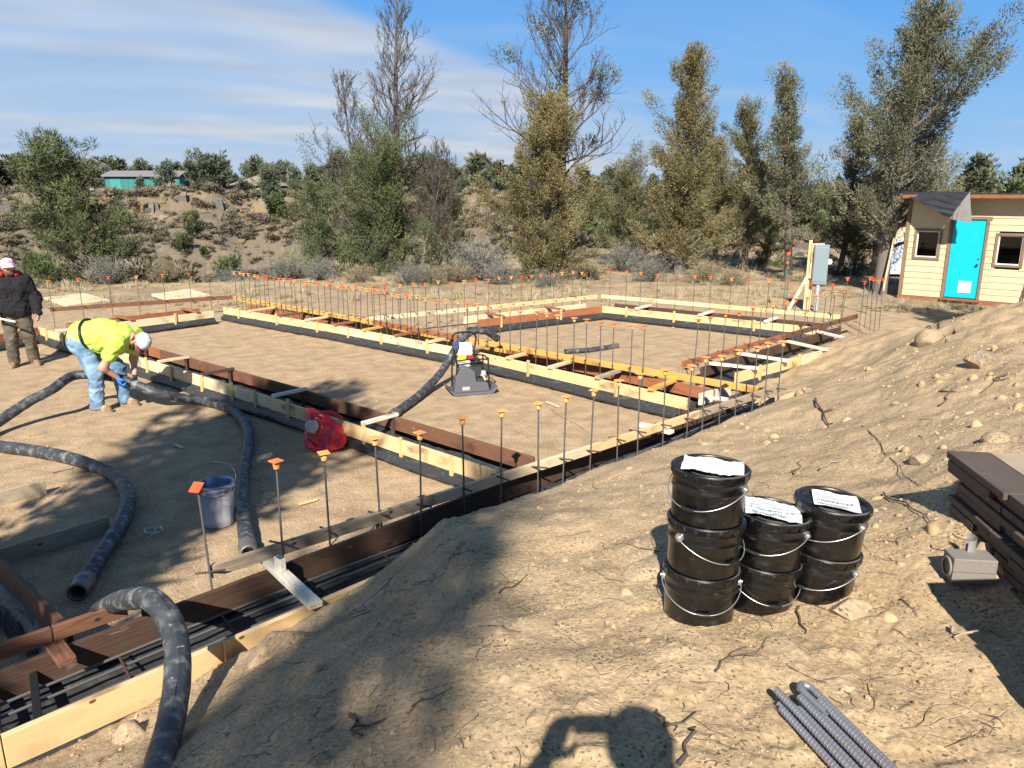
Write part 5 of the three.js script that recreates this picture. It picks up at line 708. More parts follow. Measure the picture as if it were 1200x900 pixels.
/* bundle of ribbed bars in front */
{ const m = std({ color: new THREE.Color().setRGB(.34, .345, .36), roughness: .45, metalness: .3, map: tex(128, 128, (u, v) => mix3([.82, .84, .88], [.86, .68, .56], per((a, b) => sstep(.05, .45, fbm(a * 5, b * 5, 4, 4)), u, v))) });
  const Rr = .0115, a0 = at(937, 818, 1.2), b0 = at(1075, 960, 1.2), dir = b0.clone().sub(a0).setY(0).normalize(), nx = V(-dir.z, 0, dir.x), labels = ['leftmost ribbed bar of the bundle at the bottom edge', 'second ribbed bar from the left in the bundle', 'third ribbed bar from the left in the bundle', 'fourth ribbed bar from the left in the bundle', 'fifth ribbed bar from the left in the bundle', 'sixth ribbed bar from the left in the bundle', 'rightmost ribbed bar, whose end bends back in a hook, in the bundle'];
  for (let i = 0; i < 7; i++) { const s = (i - 3) * .0262, y = 1.19 + (i % 2) * .013, st = [.02, -.05, .035, .0, -.02, .03, -.03][i]; const A = a0.clone().addScaledVector(nx, -s).addScaledVector(dir, st).setY(y), B = A.clone().addScaledVector(dir, 1.15), t = thing('ribbed_bar', labels[i], 'rebar', [0, 0, 0], 0, 'ribbed bars of the bundle');
    const ribs = []; for (let d = .012; d < 1.1; d += .0135) { const q = A.clone().addScaledVector(dir, d); const g = new THREE.TorusGeometry(Rr, .0022, 5, 12); g.applyQuaternion(new THREE.Quaternion().setFromUnitVectors(V(0, 0, 1), dir.clone().applyAxisAngle(UP, .45))); ribs.push(g.translate(q.x, q.y, q.z)); }
    mesh('core', rod(A, B, Rr, 12), m, t); mesh('ribs', ribs, m, t); if (i === 6) mesh('hook', tube([A, A.clone().addScaledVector(dir, -.02).addScaledVector(nx, .002), A.clone().addScaledVector(dir, -.035).addScaledVector(nx, .024).setY(y + .006), A.clone().addScaledVector(dir, -.015).addScaledVector(nx, .043).setY(y + .010), A.clone().addScaledVector(dir, .12).addScaledVector(nx, .047).setY(y + .014)], Rr, 12, 40), m, t); }
  for (let i = 0; i < 4; i++) { const s = (i - 1.5) * .0262 - .012, A = a0.clone().addScaledVector(nx, -s).addScaledVector(dir, -.03 + .03 * i).setY(1.165), B = A.clone().addScaledVector(dir, 1.1); const t = thing('ribbed_bar', ['lowest left ribbed bar under the bundle', 'lower ribbed bar second from the left under the bundle', 'lower ribbed bar third from the left under the bundle', 'lower right ribbed bar under the bundle'][i], 'rebar', [0, 0, 0], 0, 'ribbed bars of the bundle'); mesh('core', rod(A, B, Rr, 12), m, t); } }
/* loose boards on the left */
const gb = (label, px0, py0, px1, py1, y, m, w = .038, h = .14) => tag(mesh('loose_board', beam(at(px0, py0, y), at(px1, py1, y), w, h), m), label, 'board');
gb('weathered short board lying at the left edge below the curved hose', -60, 590, 52, 563, .14, M.grey);
gb('grey board on edge running from the left edge to the open hose end', -40, 655, 126, 605, .14, M.grey);
gb('red-brown board in the lower left corner under the guide board end', -40, 800, 30, 775, .20, M.old, .04, .19);
{ const t = thing('wire_coil', 'small coil of pale tie wire lying on the pad near the bucket', 'wire', at(180, 622, .015)); const p = []; for (let i = 0; i < 60; i++) { const a = i * .5; p.push(V(Math.cos(a) * (.08 + .012 * Math.sin(i)), .008 + .004 * Math.sin(i * .7), Math.sin(a) * (.06 + .012 * Math.cos(i * 1.3)))); } p.push(V(.05, .02, .11), V(.02, .015, .16)); mesh('strands', tube(p, .0028, 5, 260), M.wire, t); }
/* ribs of string on the mound edge, sticks, stones, roots */
const twigM = std({ color: new THREE.Color().setRGB(.10, .075, .055), roughness: .95 }), twigP = std({ color: new THREE.Color().setRGB(.36, .28, .19), roughness: .95 });
function drape(px0, py0, px1, py1, n, lift, seed, wob = .05) { const a = at(px0, py0, 1), b = at(px1, py1, 1), r = rng(seed), p = []; const solve = (px, py) => { let y = 1; for (let i = 0; i < 14; i++) { const q = at(px, py, y); y = lerp(y, gy(q.x, q.z), .6); } return at(px, py, y); }; const A = solve(px0, py0), B = solve(px1, py1); for (let i = 0; i <= n; i++) { const t = i / n, x = lerp(A.x, B.x, t) + (i && i < n ? (r() - .5) * wob : 0), z = lerp(A.z, B.z, t) + (i && i < n ? (r() - .5) * wob : 0); p.push(V(x, gy(x, z) + lift * (.5 + r()), z)); } return p; }
const STICKS = [[585, 697, 618, 675, .006, 'dark bent stick on the mound left of the pails'], [495, 820, 475, 838, .005, 'little dark stick in the soft shadow at the bottom'], [568, 648, 640, 668, .005, 'long thin root lying across the top of the mound'], [770, 835, 790, 862, .008, 'dark short stick right of the photographer shadow'], [795, 900, 815, 858, .010, 'crossed dark stick at the bottom edge right of the shadow'], [838, 790, 875, 760, .006, 'short dark stick below the left pail stack'], [936, 712, 944, 745, .007, 'dark root between the right pail stack and the flat stone'], [960, 553, 985, 532, .009, 'pale dead branch lying above the right pail stack'], [930, 557, 940, 540, .007, 'dark twig standing above the middle pail stack'], [1010, 500, 1080, 572, .006, 'long thin root running down the slope towards the dark stack'], [1035, 580, 1090, 615, .008, 'reddish root left of the dark stack'], [1085, 385, 1110, 402, .014, 'dark crooked branch on the crest of the mound'], [1110, 372, 1120, 392, .03, 'broken grey stump piece standing on the mound crest'], [955, 470, 975, 500, .018, 'dark forked branch on the slope beyond the pails'], [645, 480, 690, 508, .004, 'thin pale root at the trench edge'], [410, 845, 425, 868, .012, 'dark bark chip on the shaded mound'], [610, 742, 560, 735, .004, 'dark thin root on the mound centre'], [1115, 740, 1120, 752, .01, 'black bark chip on the slope under the dark stack'], [1060, 700, 1075, 725, .004, 'thin stem on the slope under the grey box'], [1180, 440, 1150, 462, .012, 'grey dead branch at the right edge of the mound'], [1100, 478, 1122, 452, .010, 'dark branch in the middle of the right slope']];
STICKS.forEach(([a, b, c, d, w, label], i) => { const p = drape(a, b, c, d, 6, w * 1.6, 400 + i, .045), wd = new Wood(); wd.stem(p, w * .75, w * .3, 6); if (i % 2) { const r = rng(i); wd.stem([p[3], p[3].clone().add(V(.05, .02 + r() * .03, .04)), p[3].clone().add(V(.11, .02, .09 * (r() - .5)))], w * .6, w * .25, 5); } tag(mesh('stick', wd.geo(), i % 5 === 2 || i === 7 ? twigP : twigM), label, 'stick'); });
function stone(seed, sx, sy, sz) { const g = mergeVertices(new THREE.IcosahedronGeometry(1, seed === 900 ? 2 : 5).deleteAttribute('uv').deleteAttribute('normal')), p = g.attributes.position, r = rng(seed), cuts = []; for (let i = 0; i < 9; i++) cuts.push([V(r() - .5, r() - .5, r() - .5).normalize(), .50 + r() * .32]); for (let i = 0; i < p.count; i++) { const v = V(p.getX(i), p.getY(i), p.getZ(i)); for (const [n, d] of cuts) { const k = v.dot(n); if (k > d) v.addScaledVector(n, (d - k) * .9); } v.multiplyScalar(1 + .06 * fbm(v.x * 3, v.y * 3, v.z * 3 + seed, 4)); p.setXYZ(i, v.x * sx, v.y * sy, v.z * sz); } g.computeVertexNormals(); const uv = new Float32Array(p.count * 2); for (let i = 0; i < p.count; i++) { uv[i * 2] = p.getX(i) + p.getY(i) * .4; uv[i * 2 + 1] = p.getZ(i) + p.getY(i) * .5; } g.setAttribute('uv', new THREE.BufferAttribute(uv, 2)); return g; }
M.stone = std({ color: new THREE.Color().setRGB(.55, .41, .25), map: soilMap, bumpMap: soilBump, bumpScale: .012, roughness: .95 }); M.stoneGrey = std({ color: new THREE.Color().setRGB(.44, .345, .23), map: soilMap, bumpMap: soilBump, bumpScale: .02, roughness: .95 });
const onGround = (px, py) => { let y = 1; for (let i = 0; i < 14; i++) { const q = at(px, py, y); y = lerp(y, gy(q.x, q.z), .6); } return at(px, py, y); };
[[1000, 716, .115, .05, .085, 'flat tan stone at the foot of the right pail stack', 0], [1168, 517, .13, .07, .09, 'pale angular stone on the slope above the dark stack', 0], [1090, 398, .19, .17, .15, 'large tan boulder at the edge of the mound near the cabin', 0], [155, 862, .10, .08, .08, 'lump of tan soil against the plank form at the bottom left', 0], [330, 758, .22, .13, .15, 'large soil clod pressed against the pale plank', 0], [1120, 455, .13, .08, .10, 'grey broken stone in the middle of the right slope', 1], [1155, 425, .19, .13, .13, 'grey boulder half buried near the right edge of the slope', 1], [770, 670, .16, .06, .2, 'smooth tan clod left of the tall pail stack', 0], [905, 690, .05, .03, .04, 'small stone between the middle and right pail stacks', 0], [985, 805, .07, .025, .05, 'pale flat stone above the bundle of ribbed bars', 0], [1080, 540, .1, .05, .08, 'tan clod left of the top of the dark stack', 0], [925, 765, .12, .03, .10, 'flat pale clod below the middle pail stack', 0]].forEach(([px, py, a, b, c, label, k], i) => { const p = onGround(px, py), o = mesh('stone', stone(500 + i, a, b, c), k ? M.stoneGrey : M.stone); o.position.set(p.x, p.y - b * .12, p.z); o.rotation.y = i; tag(o, label, 'stone'); });
// crumbs, pebbles and fine roots nobody could count
{ const r = rng(61), g = new THREE.IcosahedronGeometry(1, 1), p = g.attributes.position; for (let i = 0; i < p.count; i++) { const v = V(p.getX(i), p.getY(i), p.getZ(i)); v.multiplyScalar(.8 + .4 * n3(v.x * 1.7, v.y * 1.7, v.z * 1.7 + 3)); p.setXYZ(i, v.x, v.y * .75, v.z); } g.computeVertexNormals(); const n = 6000, im = new THREE.InstancedMesh(g, std({ roughness: .97 }), n), m = new THREE.Matrix4(), q = new THREE.Quaternion(), e = new THREE.Euler(); let k = 0;
  while (k < n) { const a = lerp(-.72, .72, r()), d = 1.5 * Math.pow(11, r()), x = Math.sin(a) * d, z = -Math.cos(a) * d, sm = soilMask(x, z); if (sm < .5 && r() > .35) continue; if (fbm(x * 1.4, z * 1.4, 3, 3) + .12 < r() * .4) continue; const s = (.0018 + .0085 * Math.pow(r(), 9) + .0016 * r()) * (1 + d * .10); q.setFromEuler(e.set(r() * 6, r() * 6, r() * 6)); m.compose(V(x, gy(x, z) + s * .2, z), q, V(s, s, s)); im.setMatrixAt(k, m); const t = .5 + .3 * r(); im.setColorAt(k, new THREE.Color().setRGB(.56 * t, .40 * t, .235 * t)); k++; }
  im.name = 'soil_crumbs'; im.castShadow = im.receiveShadow = true; scene.add(im); tag(im, 'loose crumbs and pebbles scattered over the dug soil and pad', 'gravel', null, 'stuff'); }
{ const r = rng(66), g = stone(900, 1, .7, .9), n = 550, im = new THREE.InstancedMesh(g, std({ roughness: .97 }), n), m = new THREE.Matrix4(), q = new THREE.Quaternion(), e = new THREE.Euler(); let k = 0;
  while (k < n) { const a = lerp(-.3, .72, r()), d = 3 + 8.5 * r(), x = Math.sin(a) * d, z = -Math.cos(a) * d; if (soilMask(x, z) < .8 || r() > .15 + sstep(1, 4, x) || n3(x * .8, z * .8, 44) < -.1 + .2 * r()) continue; const s = .012 + .05 * Math.pow(r(), 4); q.setFromEuler(e.set(r() * 6, r() * 6, r() * 6)); m.compose(V(x, gy(x, z) - s * .25, z), q, V(s * 1.2, s, s)); im.setMatrixAt(k, m); const t = .85 + .25 * r(); im.setColorAt(k, new THREE.Color().setRGB(.40 * t, .29 * t, .165 * t)); k++; }
  im.name = 'soil_clods'; im.castShadow = im.receiveShadow = true; scene.add(im); tag(im, 'half-buried clods of soil over the right slope of the mound', 'soil clods', null, 'stuff'); }
{ const r = rng(62), wd = new Wood(); for (let i = 0; i < 380; i++) { const a = lerp(-.62, .72, r()), d = 1.7 * Math.pow(6, r()), x = Math.sin(a) * d, z = -Math.cos(a) * d; if (soilMask(x, z) < .8 || gy(x, z) < .3) { if (r() > .22) continue; } let h = r() * 6.28, p = [], L = (.05 + .22 * Math.pow(r(), 2)) * (1 + d * .05), n = 5; let cx = x, cz = z; for (let k = 0; k <= n; k++) { p.push(V(cx, gy(cx, cz) + .003 + .004 * r() + (k === 0 ? -.006 : 0), cz)); h += (r() - .5) * 1.3; cx += Math.cos(h) * L / n; cz += Math.sin(h) * L / n; } wd.stem(p, .0009 + .0017 * r() * (1 + d * .1), .0007, 4); } const o = mesh('fine_roots', wd.geo(), twigM); tag(o, 'fine dark roots and twigs strewn over the dug soil', 'roots', null, 'stuff'); }

[[430, 395, 452, 392, 'small wood offcut on the pad behind the red-brown form wall'], [640, 470, 655, 476, 'short batten scrap on the pad before the near row of bars'], [60, 552, 84, 547, 'thin splinter of wood on the pad between the two hoses'], [350, 590, 372, 584, 'thin lath lying on the shaded pad near the grey guide board'], [205, 520, 214, 524, 'small chip of wood on the pad beside the hose']].forEach(([a, b, c, d, label], i) => tag(mesh('wood_scrap', beam(at(a, b, .028), at(c, d, .024), .03, .016, .002), [M.pine, M.pinePale, M.grey, M.pine, M.pinePale][i]), label, 'wood scrap'));
/* ---------- people ---------- */
function isoMesh(f, lo, hi, cell) { // closed skin of a distance field (surface nets)
  const nx = Math.ceil((hi[0] - lo[0]) / cell) + 1, ny = Math.ceil((hi[1] - lo[1]) / cell) + 1, nz = Math.ceil((hi[2] - lo[2]) / cell) + 1, F = new Float32Array(nx * ny * nz), id = (i, j, k) => (k * ny + j) * nx + i;
  for (let k = 0; k < nz; k++) for (let j = 0; j < ny; j++) for (let i = 0; i < nx; i++) F[id(i, j, k)] = f(lo[0] + i * cell, lo[1] + j * cell, lo[2] + k * cell);
  const idx = new Int32Array(nx * ny * nz).fill(-1), P = [], I = []; const C = [[0, 0, 0], [1, 0, 0], [0, 1, 0], [1, 1, 0], [0, 0, 1], [1, 0, 1], [0, 1, 1], [1, 1, 1]], E = [[0, 1], [2, 3], [4, 5], [6, 7], [0, 2], [1, 3], [4, 6], [5, 7], [0, 4], [1, 5], [2, 6], [3, 7]];
  for (let k = 0; k < nz - 1; k++) for (let j = 0; j < ny - 1; j++) for (let i = 0; i < nx - 1; i++) { const v = C.map(c => F[id(i + c[0], j + c[1], k + c[2])]); let n = 0; for (const x of v) if (x < 0) n++; if (!n || n === 8) continue; let x = 0, y = 0, z = 0, m = 0; for (const [a, b] of E) if ((v[a] < 0) !== (v[b] < 0)) { const t = v[a] / (v[a] - v[b]); x += lerp(C[a][0], C[b][0], t); y += lerp(C[a][1], C[b][1], t); z += lerp(C[a][2], C[b][2], t); m++; } idx[id(i, j, k)] = P.length / 3; P.push(lo[0] + (i + x / m) * cell, lo[1] + (j + y / m) * cell, lo[2] + (k + z / m) * cell); }
  const quad = (a, b, c, d, flip) => { if (a < 0 || b < 0 || c < 0 || d < 0) return; if (flip) I.push(a, c, b, a, d, c); else I.push(a, b, c, a, c, d); };
  for (let k = 1; k < nz - 1; k++) for (let j = 1; j < ny - 1; j++) for (let i = 1; i < nx - 1; i++) { const s = F[id(i, j, k)] < 0; if (s !== (F[id(i + 1, j, k)] < 0)) quad(idx[id(i, j - 1, k - 1)], idx[id(i, j, k - 1)], idx[id(i, j, k)], idx[id(i, j - 1, k)], !s); if (s !== (F[id(i, j + 1, k)] < 0)) quad(idx[id(i - 1, j, k - 1)], idx[id(i - 1, j, k)], idx[id(i, j, k)], idx[id(i, j, k - 1)], !s); if (s !== (F[id(i, j, k + 1)] < 0)) quad(idx[id(i - 1, j - 1, k)], idx[id(i, j - 1, k)], idx[id(i, j, k)], idx[id(i - 1, j, k)], !s); }
  const g = new THREE.BufferGeometry(); g.setAttribute('position', new THREE.Float32BufferAttribute(P, 3)); g.setIndex(I); g.computeVertexNormals(); const uv = new Float32Array(P.length / 3 * 2); for (let i = 0; i < P.length / 3; i++) { uv[i * 2] = P[i * 3] + P[i * 3 + 2] * .7; uv[i * 2 + 1] = P[i * 3 + 1] + P[i * 3 + 2] * .3; } g.setAttribute('uv', new THREE.BufferAttribute(uv, 2)); return g;
}
const smin = (a, b, k) => { const h = Math.max(k - Math.abs(a - b), 0) / k; return Math.min(a, b) - h * h * k * .25; };
function capD(x, y, z, c) { const [a, b, r0, r1] = c, bx = b[0] - a[0], by = b[1] - a[1], bz = b[2] - a[2], px = x - a[0], py = y - a[1], pz = z - a[2], t = clamp((px * bx + py * by + pz * bz) / (bx * bx + by * by + bz * bz || 1)); return Math.hypot(px - bx * t, py - by * t, pz - bz * t) - lerp(r0, r1, t); }
const union = (caps, k) => (x, y, z) => { let d = 9; for (const c of caps) d = smin(d, capD(x, y, z, c), k); return d; };
function boxOf(caps, pad) { const lo = [9, 9, 9], hi = [-9, -9, -9]; for (const [a, b, r0, r1] of caps) for (const [p, r] of [[a, r0], [b, r1]]) for (let k = 0; k < 3; k++) { lo[k] = Math.min(lo[k], p[k] - r - pad); hi[k] = Math.max(hi[k], p[k] + r + pad); } return [lo, hi]; }
function skin(caps, k, cell, o = {}) { const f = union(caps, k), [lo, hi] = boxOf(caps, .04 + cell); return isoMesh((x, y, z) => { let d = f(x, y, z) - (o.grow || 0); if (o.fold) d += o.fold * (fbm(x * o.ff, y * o.ff * (o.fy || 1), z * o.ff, 3) + .6 * (Math.abs(n3(x * o.ff * 1.3, y * o.ff * 1.8, z * o.ff * 1.3 + 5)) - .2)); if (o.clip) for (const [n, q] of o.clip) d = Math.max(d, n[0] * (x - q[0]) + n[1] * (y - q[1]) + n[2] * (z - q[2])); return d; }, lo, hi, cell); }
const rot = (v, q) => { const w = V(...v).applyQuaternion(q); return [w.x, w.y, w.z]; };
const frameOf = (up, fwd) => { const u = V(...up).normalize(), f = V(...fwd); f.addScaledVector(u, -f.dot(u)).normalize(); const s = V(0, 0, 0).crossVectors(u, f); return new THREE.Quaternion().setFromRotationMatrix(new THREE.Matrix4().makeBasis(s, u, f)); }; // x = the person's left, y = crown, z = face
function headCaps(c, q) { const P = (x, y, z) => { const r = rot([x, y, z], q); return [c[0] + r[0], c[1] + r[1], c[2] + r[2]]; }; return [[P(0, .035, -.015), P(0, .035, -.02), .094, .094], [P(0, .02, .02), P(0, .03, .03), .078, .078], [P(0, -.055, .045), P(0, -.075, .055), .052, .040], [P(-.035, -.05, .03), P(.035, -.05, .03), .045, .045], [P(0, .015, .100), P(0, -.022, .112), .011, .017], [P(-.030, .034, .088), P(.030, .034, .088), .014, .014], [P(-.018, -.052, .088), P(.018, -.052, .088), .013, .013], [P(.082, .01, -.01), P(.088, -.03, -.008), .018, .010], [P(-.082, .01, -.01), P(-.088, -.03, -.008), .018, .010]]; }
// an open or closing hand: wrist, direction of the fingers, the way the palm faces; curl 0 flat .. 1 closed
function handCaps(w, dir, palm, curl, left) {
  const d = V(...dir).normalize(), p = V(...palm); p.addScaledVector(d, -p.dot(d)).normalize(); const s = V(0, 0, 0).crossVectors(d, p).multiplyScalar(left ? -1 : 1); const o = V(...w), out = []; const at3 = (a, b, c) => { const v = o.clone().addScaledVector(d, a).addScaledVector(s, b).addScaledVector(p, c); return [v.x, v.y, v.z]; };
  out.push([at3(.0, 0, 0), at3(.05, .004, .0), .026, .025], [at3(.03, .026, .0), at3(.082, .032, .002), .016, .015], [at3(.03, .008, 0), at3(.088, .010, .0), .017, .015], [at3(.03, -.012, 0), at3(.084, -.012, .0), .017, .014], [at3(.03, -.026, 0), at3(.075, -.031, .002), .015, .013]);
  [[.084, .031, .070, .0], [.090, .010, .078, .02], [.086, -.011, .073, .0], [.077, -.031, .058, -.02]].forEach(([a, b, L]) => { let x = a, z = .0, ang = curl * .55; let q = at3(x, b, z); for (let k = 0; k < 3; k++) { const l = L * [.45, .32, .25][k]; x += Math.cos(ang) * l; z += Math.sin(ang) * l; const q2 = at3(x, b * (1 + .05 * k), z); out.push([q, q2, .0095 - k * .001, .0085 - k * .001]); q = q2; ang += curl * .95; } });
  const t0 = at3(.022, .030, .008), t1 = at3(.048, .052, .022 + .02 * curl), t2 = at3(.074, .052 - .02 * curl, .034 + .035 * curl); out.push([t0, t1, .014, .011], [t1, t2, .011, .009]); return out;
}
const cloth = (r, g, b, o = {}) => std({ color: new THREE.Color().setRGB(r, g, b), roughness: .9, ...o });
M.skinT = std({ color: new THREE.Color().setRGB(.50, .27, .19), roughness: .55 });
M.hair = std({ color: new THREE.Color().setRGB(.04, .022, .014), roughness: .85 });
const denimMap = tex(256, 256, (u, v) => { const w = per((a, b) => fbm(a * 5, b * 5, 3, 4), u, v), t = per((a, b) => n3(a * 90, b * 130, 2), u, v); return mix3([.30, .42, .54], [.60, .70, .78], clamp(.5 + w * 1.4 + t * .25)); }, [1.4, 1.4]);
M.denim = std({ map: denimMap, roughness: .92 }); M.hivis = cloth(.50, .72, .10, { roughness: .75 }); M.jacket = cloth(.006, .006, .007); M.pants = std({ roughness: .95, map: tex(128, 128, (u, v) => mix3([.30, .27, .22], [.42, .39, .33], per((a, b) => sstep(-.3, .4, fbm(a * 5, b * 5, 6, 4)), u, v)), [1.3, 1.3]) }); M.boot = std({ roughness: .85, map: tex(128, 128, (u, v) => mix3([.50, .40, .28], [.66, .57, .43], per((a, b) => sstep(-.3, .4, fbm(a * 6, b * 6, 2, 4)), u, v)), [3, 3]) }); M.sole = cloth(.25, .19, .13); M.glove = cloth(.02, .17, .62, { roughness: .6 }); M.gloveDark = cloth(.02, .03, .05); M.capWhite = std({ roughness: .8, color: new THREE.Color().setRGB(.68, .68, .68) });
function boots(parent, feet, mat = M.boot) { for (const [x, y, z, a] of feet) { const g = new THREE.Group(); g.name = 'boot'; g.position.set(x, y, z); g.rotation.y = a; parent.add(g); // toe along +x
  mesh('upper', skin([[[-.03, .16, 0], [-.01, .08, 0], .052, .054], [[-.04, .06, 0], [.02, .065, 0], .05, .05], [[.02, .06, 0], [.15, .045, .004], .046, .040], [[.13, .045, .006], [.17, .04, .006], .044, .034], [[.10, .04, -.02], [.14, .04, -.015], .03, .028]], .03, .011, { clip: [[[0, -1, 0], [0, .022, 0]], [[0, 1, 0], [0, .19, 0]]] }), mat, g); const s = new THREE.Shape(); s.moveTo(-.09, -.035); s.quadraticCurveTo(-.105, 0, -.09, .037); s.lineTo(.05, .046); s.quadraticCurveTo(.17, .062, .212, .012); s.quadraticCurveTo(.21, -.05, .10, -.046); mesh('sole', new THREE.ExtrudeGeometry(s, { depth: .02, bevelEnabled: true, bevelSize: .004, bevelThickness: .004, bevelSegments: 2 }).rotateX(-Math.PI / 2).translate(0, .006, 0), M.sole, g); } }
function capOn(parent, c, q, m, brimM, brimTilt = .15, ring) { const g = new THREE.Group(); g.name = 'cap'; parent.add(g); g.position.set(...c); g.quaternion.copy(q); mesh('crown', [lathe([[.104, .03], [.106, .045], [.104, .075], [.090, .112], [.06, .138], [.02, .149], [0, .150]], 28).scale(.96, 1, 1.08), new THREE.SphereGeometry(.009, 8, 6).translate(0, .151, 0)], m, g); const P = [], I = [], n = 16, mrow = 6; for (let i = 0; i <= n; i++) { const a = lerp(-1.12, 1.12, i / n); for (let j = 0; j <= mrow; j++) { const t = j / mrow, r = .100; const x = Math.sin(a) * r * (1 + .02 * t), z = Math.cos(a) * r * 1.06 + t * .075 * Math.pow(Math.cos(a / 1.12 * 1.5), .5); P.push(x, .042 - t * .02 * brimTilt * 6 - x * x * 1.6 * t, z); } } for (let i = 0; i < n; i++) for (let j = 0; j < mrow; j++) { const k = i * (mrow + 1) + j; I.push(k, k + 1, k + mrow + 1, k + 1, k + mrow + 2, k + mrow + 1); } const bg = new THREE.BufferGeometry(); bg.setAttribute('position', new THREE.Float32BufferAttribute(P, 3)); bg.setIndex(I); bg.computeVertexNormals(); const b2 = bg.clone().translate(0, -.004, 0); mesh('brim', [bg, b2], brimM, g); return g; }
function face(parent, c, q, beard) { const P = (x, y, z) => { const r = rot([x, y, z], q); return V(c[0] + r[0], c[1] + r[1], c[2] + r[2]); }; for (const s of [-1, 1]) { const e = P(s * .031, .014, .084); mesh(s < 0 ? 'eye' : 'eye_001', [new THREE.SphereGeometry(.0125, 12, 10).translate(e.x, e.y, e.z)], M.eye, parent); const i = P(s * .031, .013, .0925); mesh(s < 0 ? 'iris' : 'iris_001', new THREE.SphereGeometry(.0062, 10, 8).translate(i.x, i.y, i.z), M.hair, parent); } const A = v => [v.x, v.y, v.z]; if (beard) mesh('beard', skin([[A(P(-.06, -.045, .035)), A(P(-.035, -.085, .062)), .030, .030], [A(P(.06, -.045, .035)), A(P(.035, -.085, .062)), .030, .030], [A(P(-.03, -.09, .065)), A(P(.03, -.09, .065)), .036, .036], [A(P(-.025, -.040, .098)), A(P(.025, -.040, .098)), .010, .010], [A(P(0, -.10, .06)), A(P(0, -.12, .065)), .03, .02]], .02, .007, { fold: .006, ff: 60 }), beard, parent); mesh('mouth', new THREE.SphereGeometry(.014, 12, 8).scale(1.5, .35, .6).applyQuaternion(q).translate(...A(P(0, -.058, .098))), std({ color: new THREE.Color().setRGB(.34, .12, .10), roughness: .5 }), parent); }
M.eye = std({ color: new THREE.Color().setRGB(.75, .72, .68), roughness: .2 });
{ // the bending worker, who faces +x; z is towards the viewer
  const p = at(124, 480, 0), t = thing('person', 'person in a bright yellow-green shirt and faded jeans bending over to hold the hose', 'person', [p.x, gy(p.x, p.z), p.z], -.08);
  const hipN = [-.17, .93, .10], hipF = [-.15, .94, -.10], knN = [.04, .52, .165], knF = [.13, .52, -.175], anN = [0, .10, .155], anF = [.18, .10, -.19], shN = [.40, .95, .19], shF = [.43, .97, -.17], elN = [.21, .63, .26], elF = [.37, .66, -.17], wrN = [.30, .47, .12], wrF = [.42, .46, -.07], neck = [.50, .99, .01], hc = [.595, .93, .02];
  const q = frameOf([.86, .10, .05], [.22, -.95, .16]);
  const torso = [[[-.16, .98, .03], [-.16, .98, -.03], .175, .175], [[-.12, 1.00, 0], [.10, 1.02, 0], .175, .180], [[.10, 1.03, .05], [.32, 1.00, .07], .150, .125], [[.10, 1.03, -.05], [.32, 1.01, -.07], .150, .125], [[.05, .95, 0], [.22, .93, 0], .15, .13], [[.30, 1.0, .0], [.42, 1.0, 0], .14, .09], [shN, shF, .085, .085]];
  const arms = [[shN, elN, .066, .050], [elN, wrN, .047, .032], [shF, elF, .066, .050], [elF, wrF, .047, .032]], legs = [[hipN, knN, .105, .072], [knN, anN, .068, .045], [hipF, knF, .105, .072], [knF, anF, .068, .045], [anN, [.14, .05, .155], .04, .035], [anF, [.32, .05, -.19], .04, .035]];
  const handN = handCaps(wrN, [.30, -.93, -.10], [.85, .2, -.5], .95, false), handF = handCaps(wrF, [.1, -.95, .15], [-.6, .1, .6], .95, true);
  const bodyG = skin([...torso, ...arms, ...legs, [neck, [.55, .96, .015], .058, .054]], .05, .016), headG = skin(headCaps(hc, q), .018, .007), hN = skin(handN, .008, .006), hF = skin(handF, .008, .006);
  mesh('body', [bodyG, headG, hN, hF], M.skinT, t);
  mesh('shirt', skin([...torso.map(([a, b, r, s]) => [a, b, r + .012, s + .012]), [shN, [.30, .78, .235], .10, .092], [shF, [.40, .80, -.17], .10, .092], [[.02, .86, 0], [.28, .86, 0], .10, .11]], .07, .013, { fold: .030, ff: 10, clip: [[[-.97, -.24, 0], [-.265, .93, 0]], [[.80, .35, 0], [.50, 1.06, 0]]] }), M.hivis, t);
  mesh('jeans', skin([[[-.17, .96, .04], [-.17, .96, -.04], .172, .172], [[-.19, .90, .08], [-.19, .90, -.08], .13, .13], [hipN, knN, .125, .095], [knN, [-.0, .10, .155], .092, .086], [hipF, knF, .125, .095], [knF, [.17, .10, -.19], .092, .084]], .06, .013, { fold: .028, ff: 9, fy: 1.5, clip: [[[0, -1, 0], [0, .045, 0]], [[.62, .78, 0], [-.04, 1.0, 0]]] }), M.denim, t);
  { const b = []; for (let i = 0; i <= 28; i++) { const a = i / 28 * 6.2832; b.push(V(-.055 - .05 * Math.sin(a) , 1.0 + Math.sin(a) * .205, Math.cos(a) * .225)); } const c = new THREE.CatmullRomCurve3(b.slice(0, 28), true), g = new THREE.TubeGeometry(c, 80, .017, 8, true); mesh('belt', g.translate(-.005, 0, 0).scale(1, 1, 1), M.black, t); }
  for (const [w, caps, m, n] of [[wrN, handN, M.glove, 'glove'], [wrF, handF, M.gloveDark, 'glove_001']]) mesh(n, skin(caps.map(([a, b, r, s]) => [a, b, r + .004, s + .004]), .008, .006), m, t);
  boots(t, [[-.02, 0, .155, .05], [.16, 0, -.19, -.1]]); face(t, hc, q, M.hair); capOn(t, hc, q, M.capWhite, cloth(.20, .05, .06), .3);
  { const hp = skin([[[-.0, .0, 0], [.0, .02, 0], .09, .09]], .02, .01, { clip: [[[0, 0, 1], [0, 0, -.015]], [[0, 1, 0], [0, .05, 0]]] }); mesh('hair', hp.scale(1.06, 1.1, 1.1).applyQuaternion(q).translate(...hc), M.hair, t); }
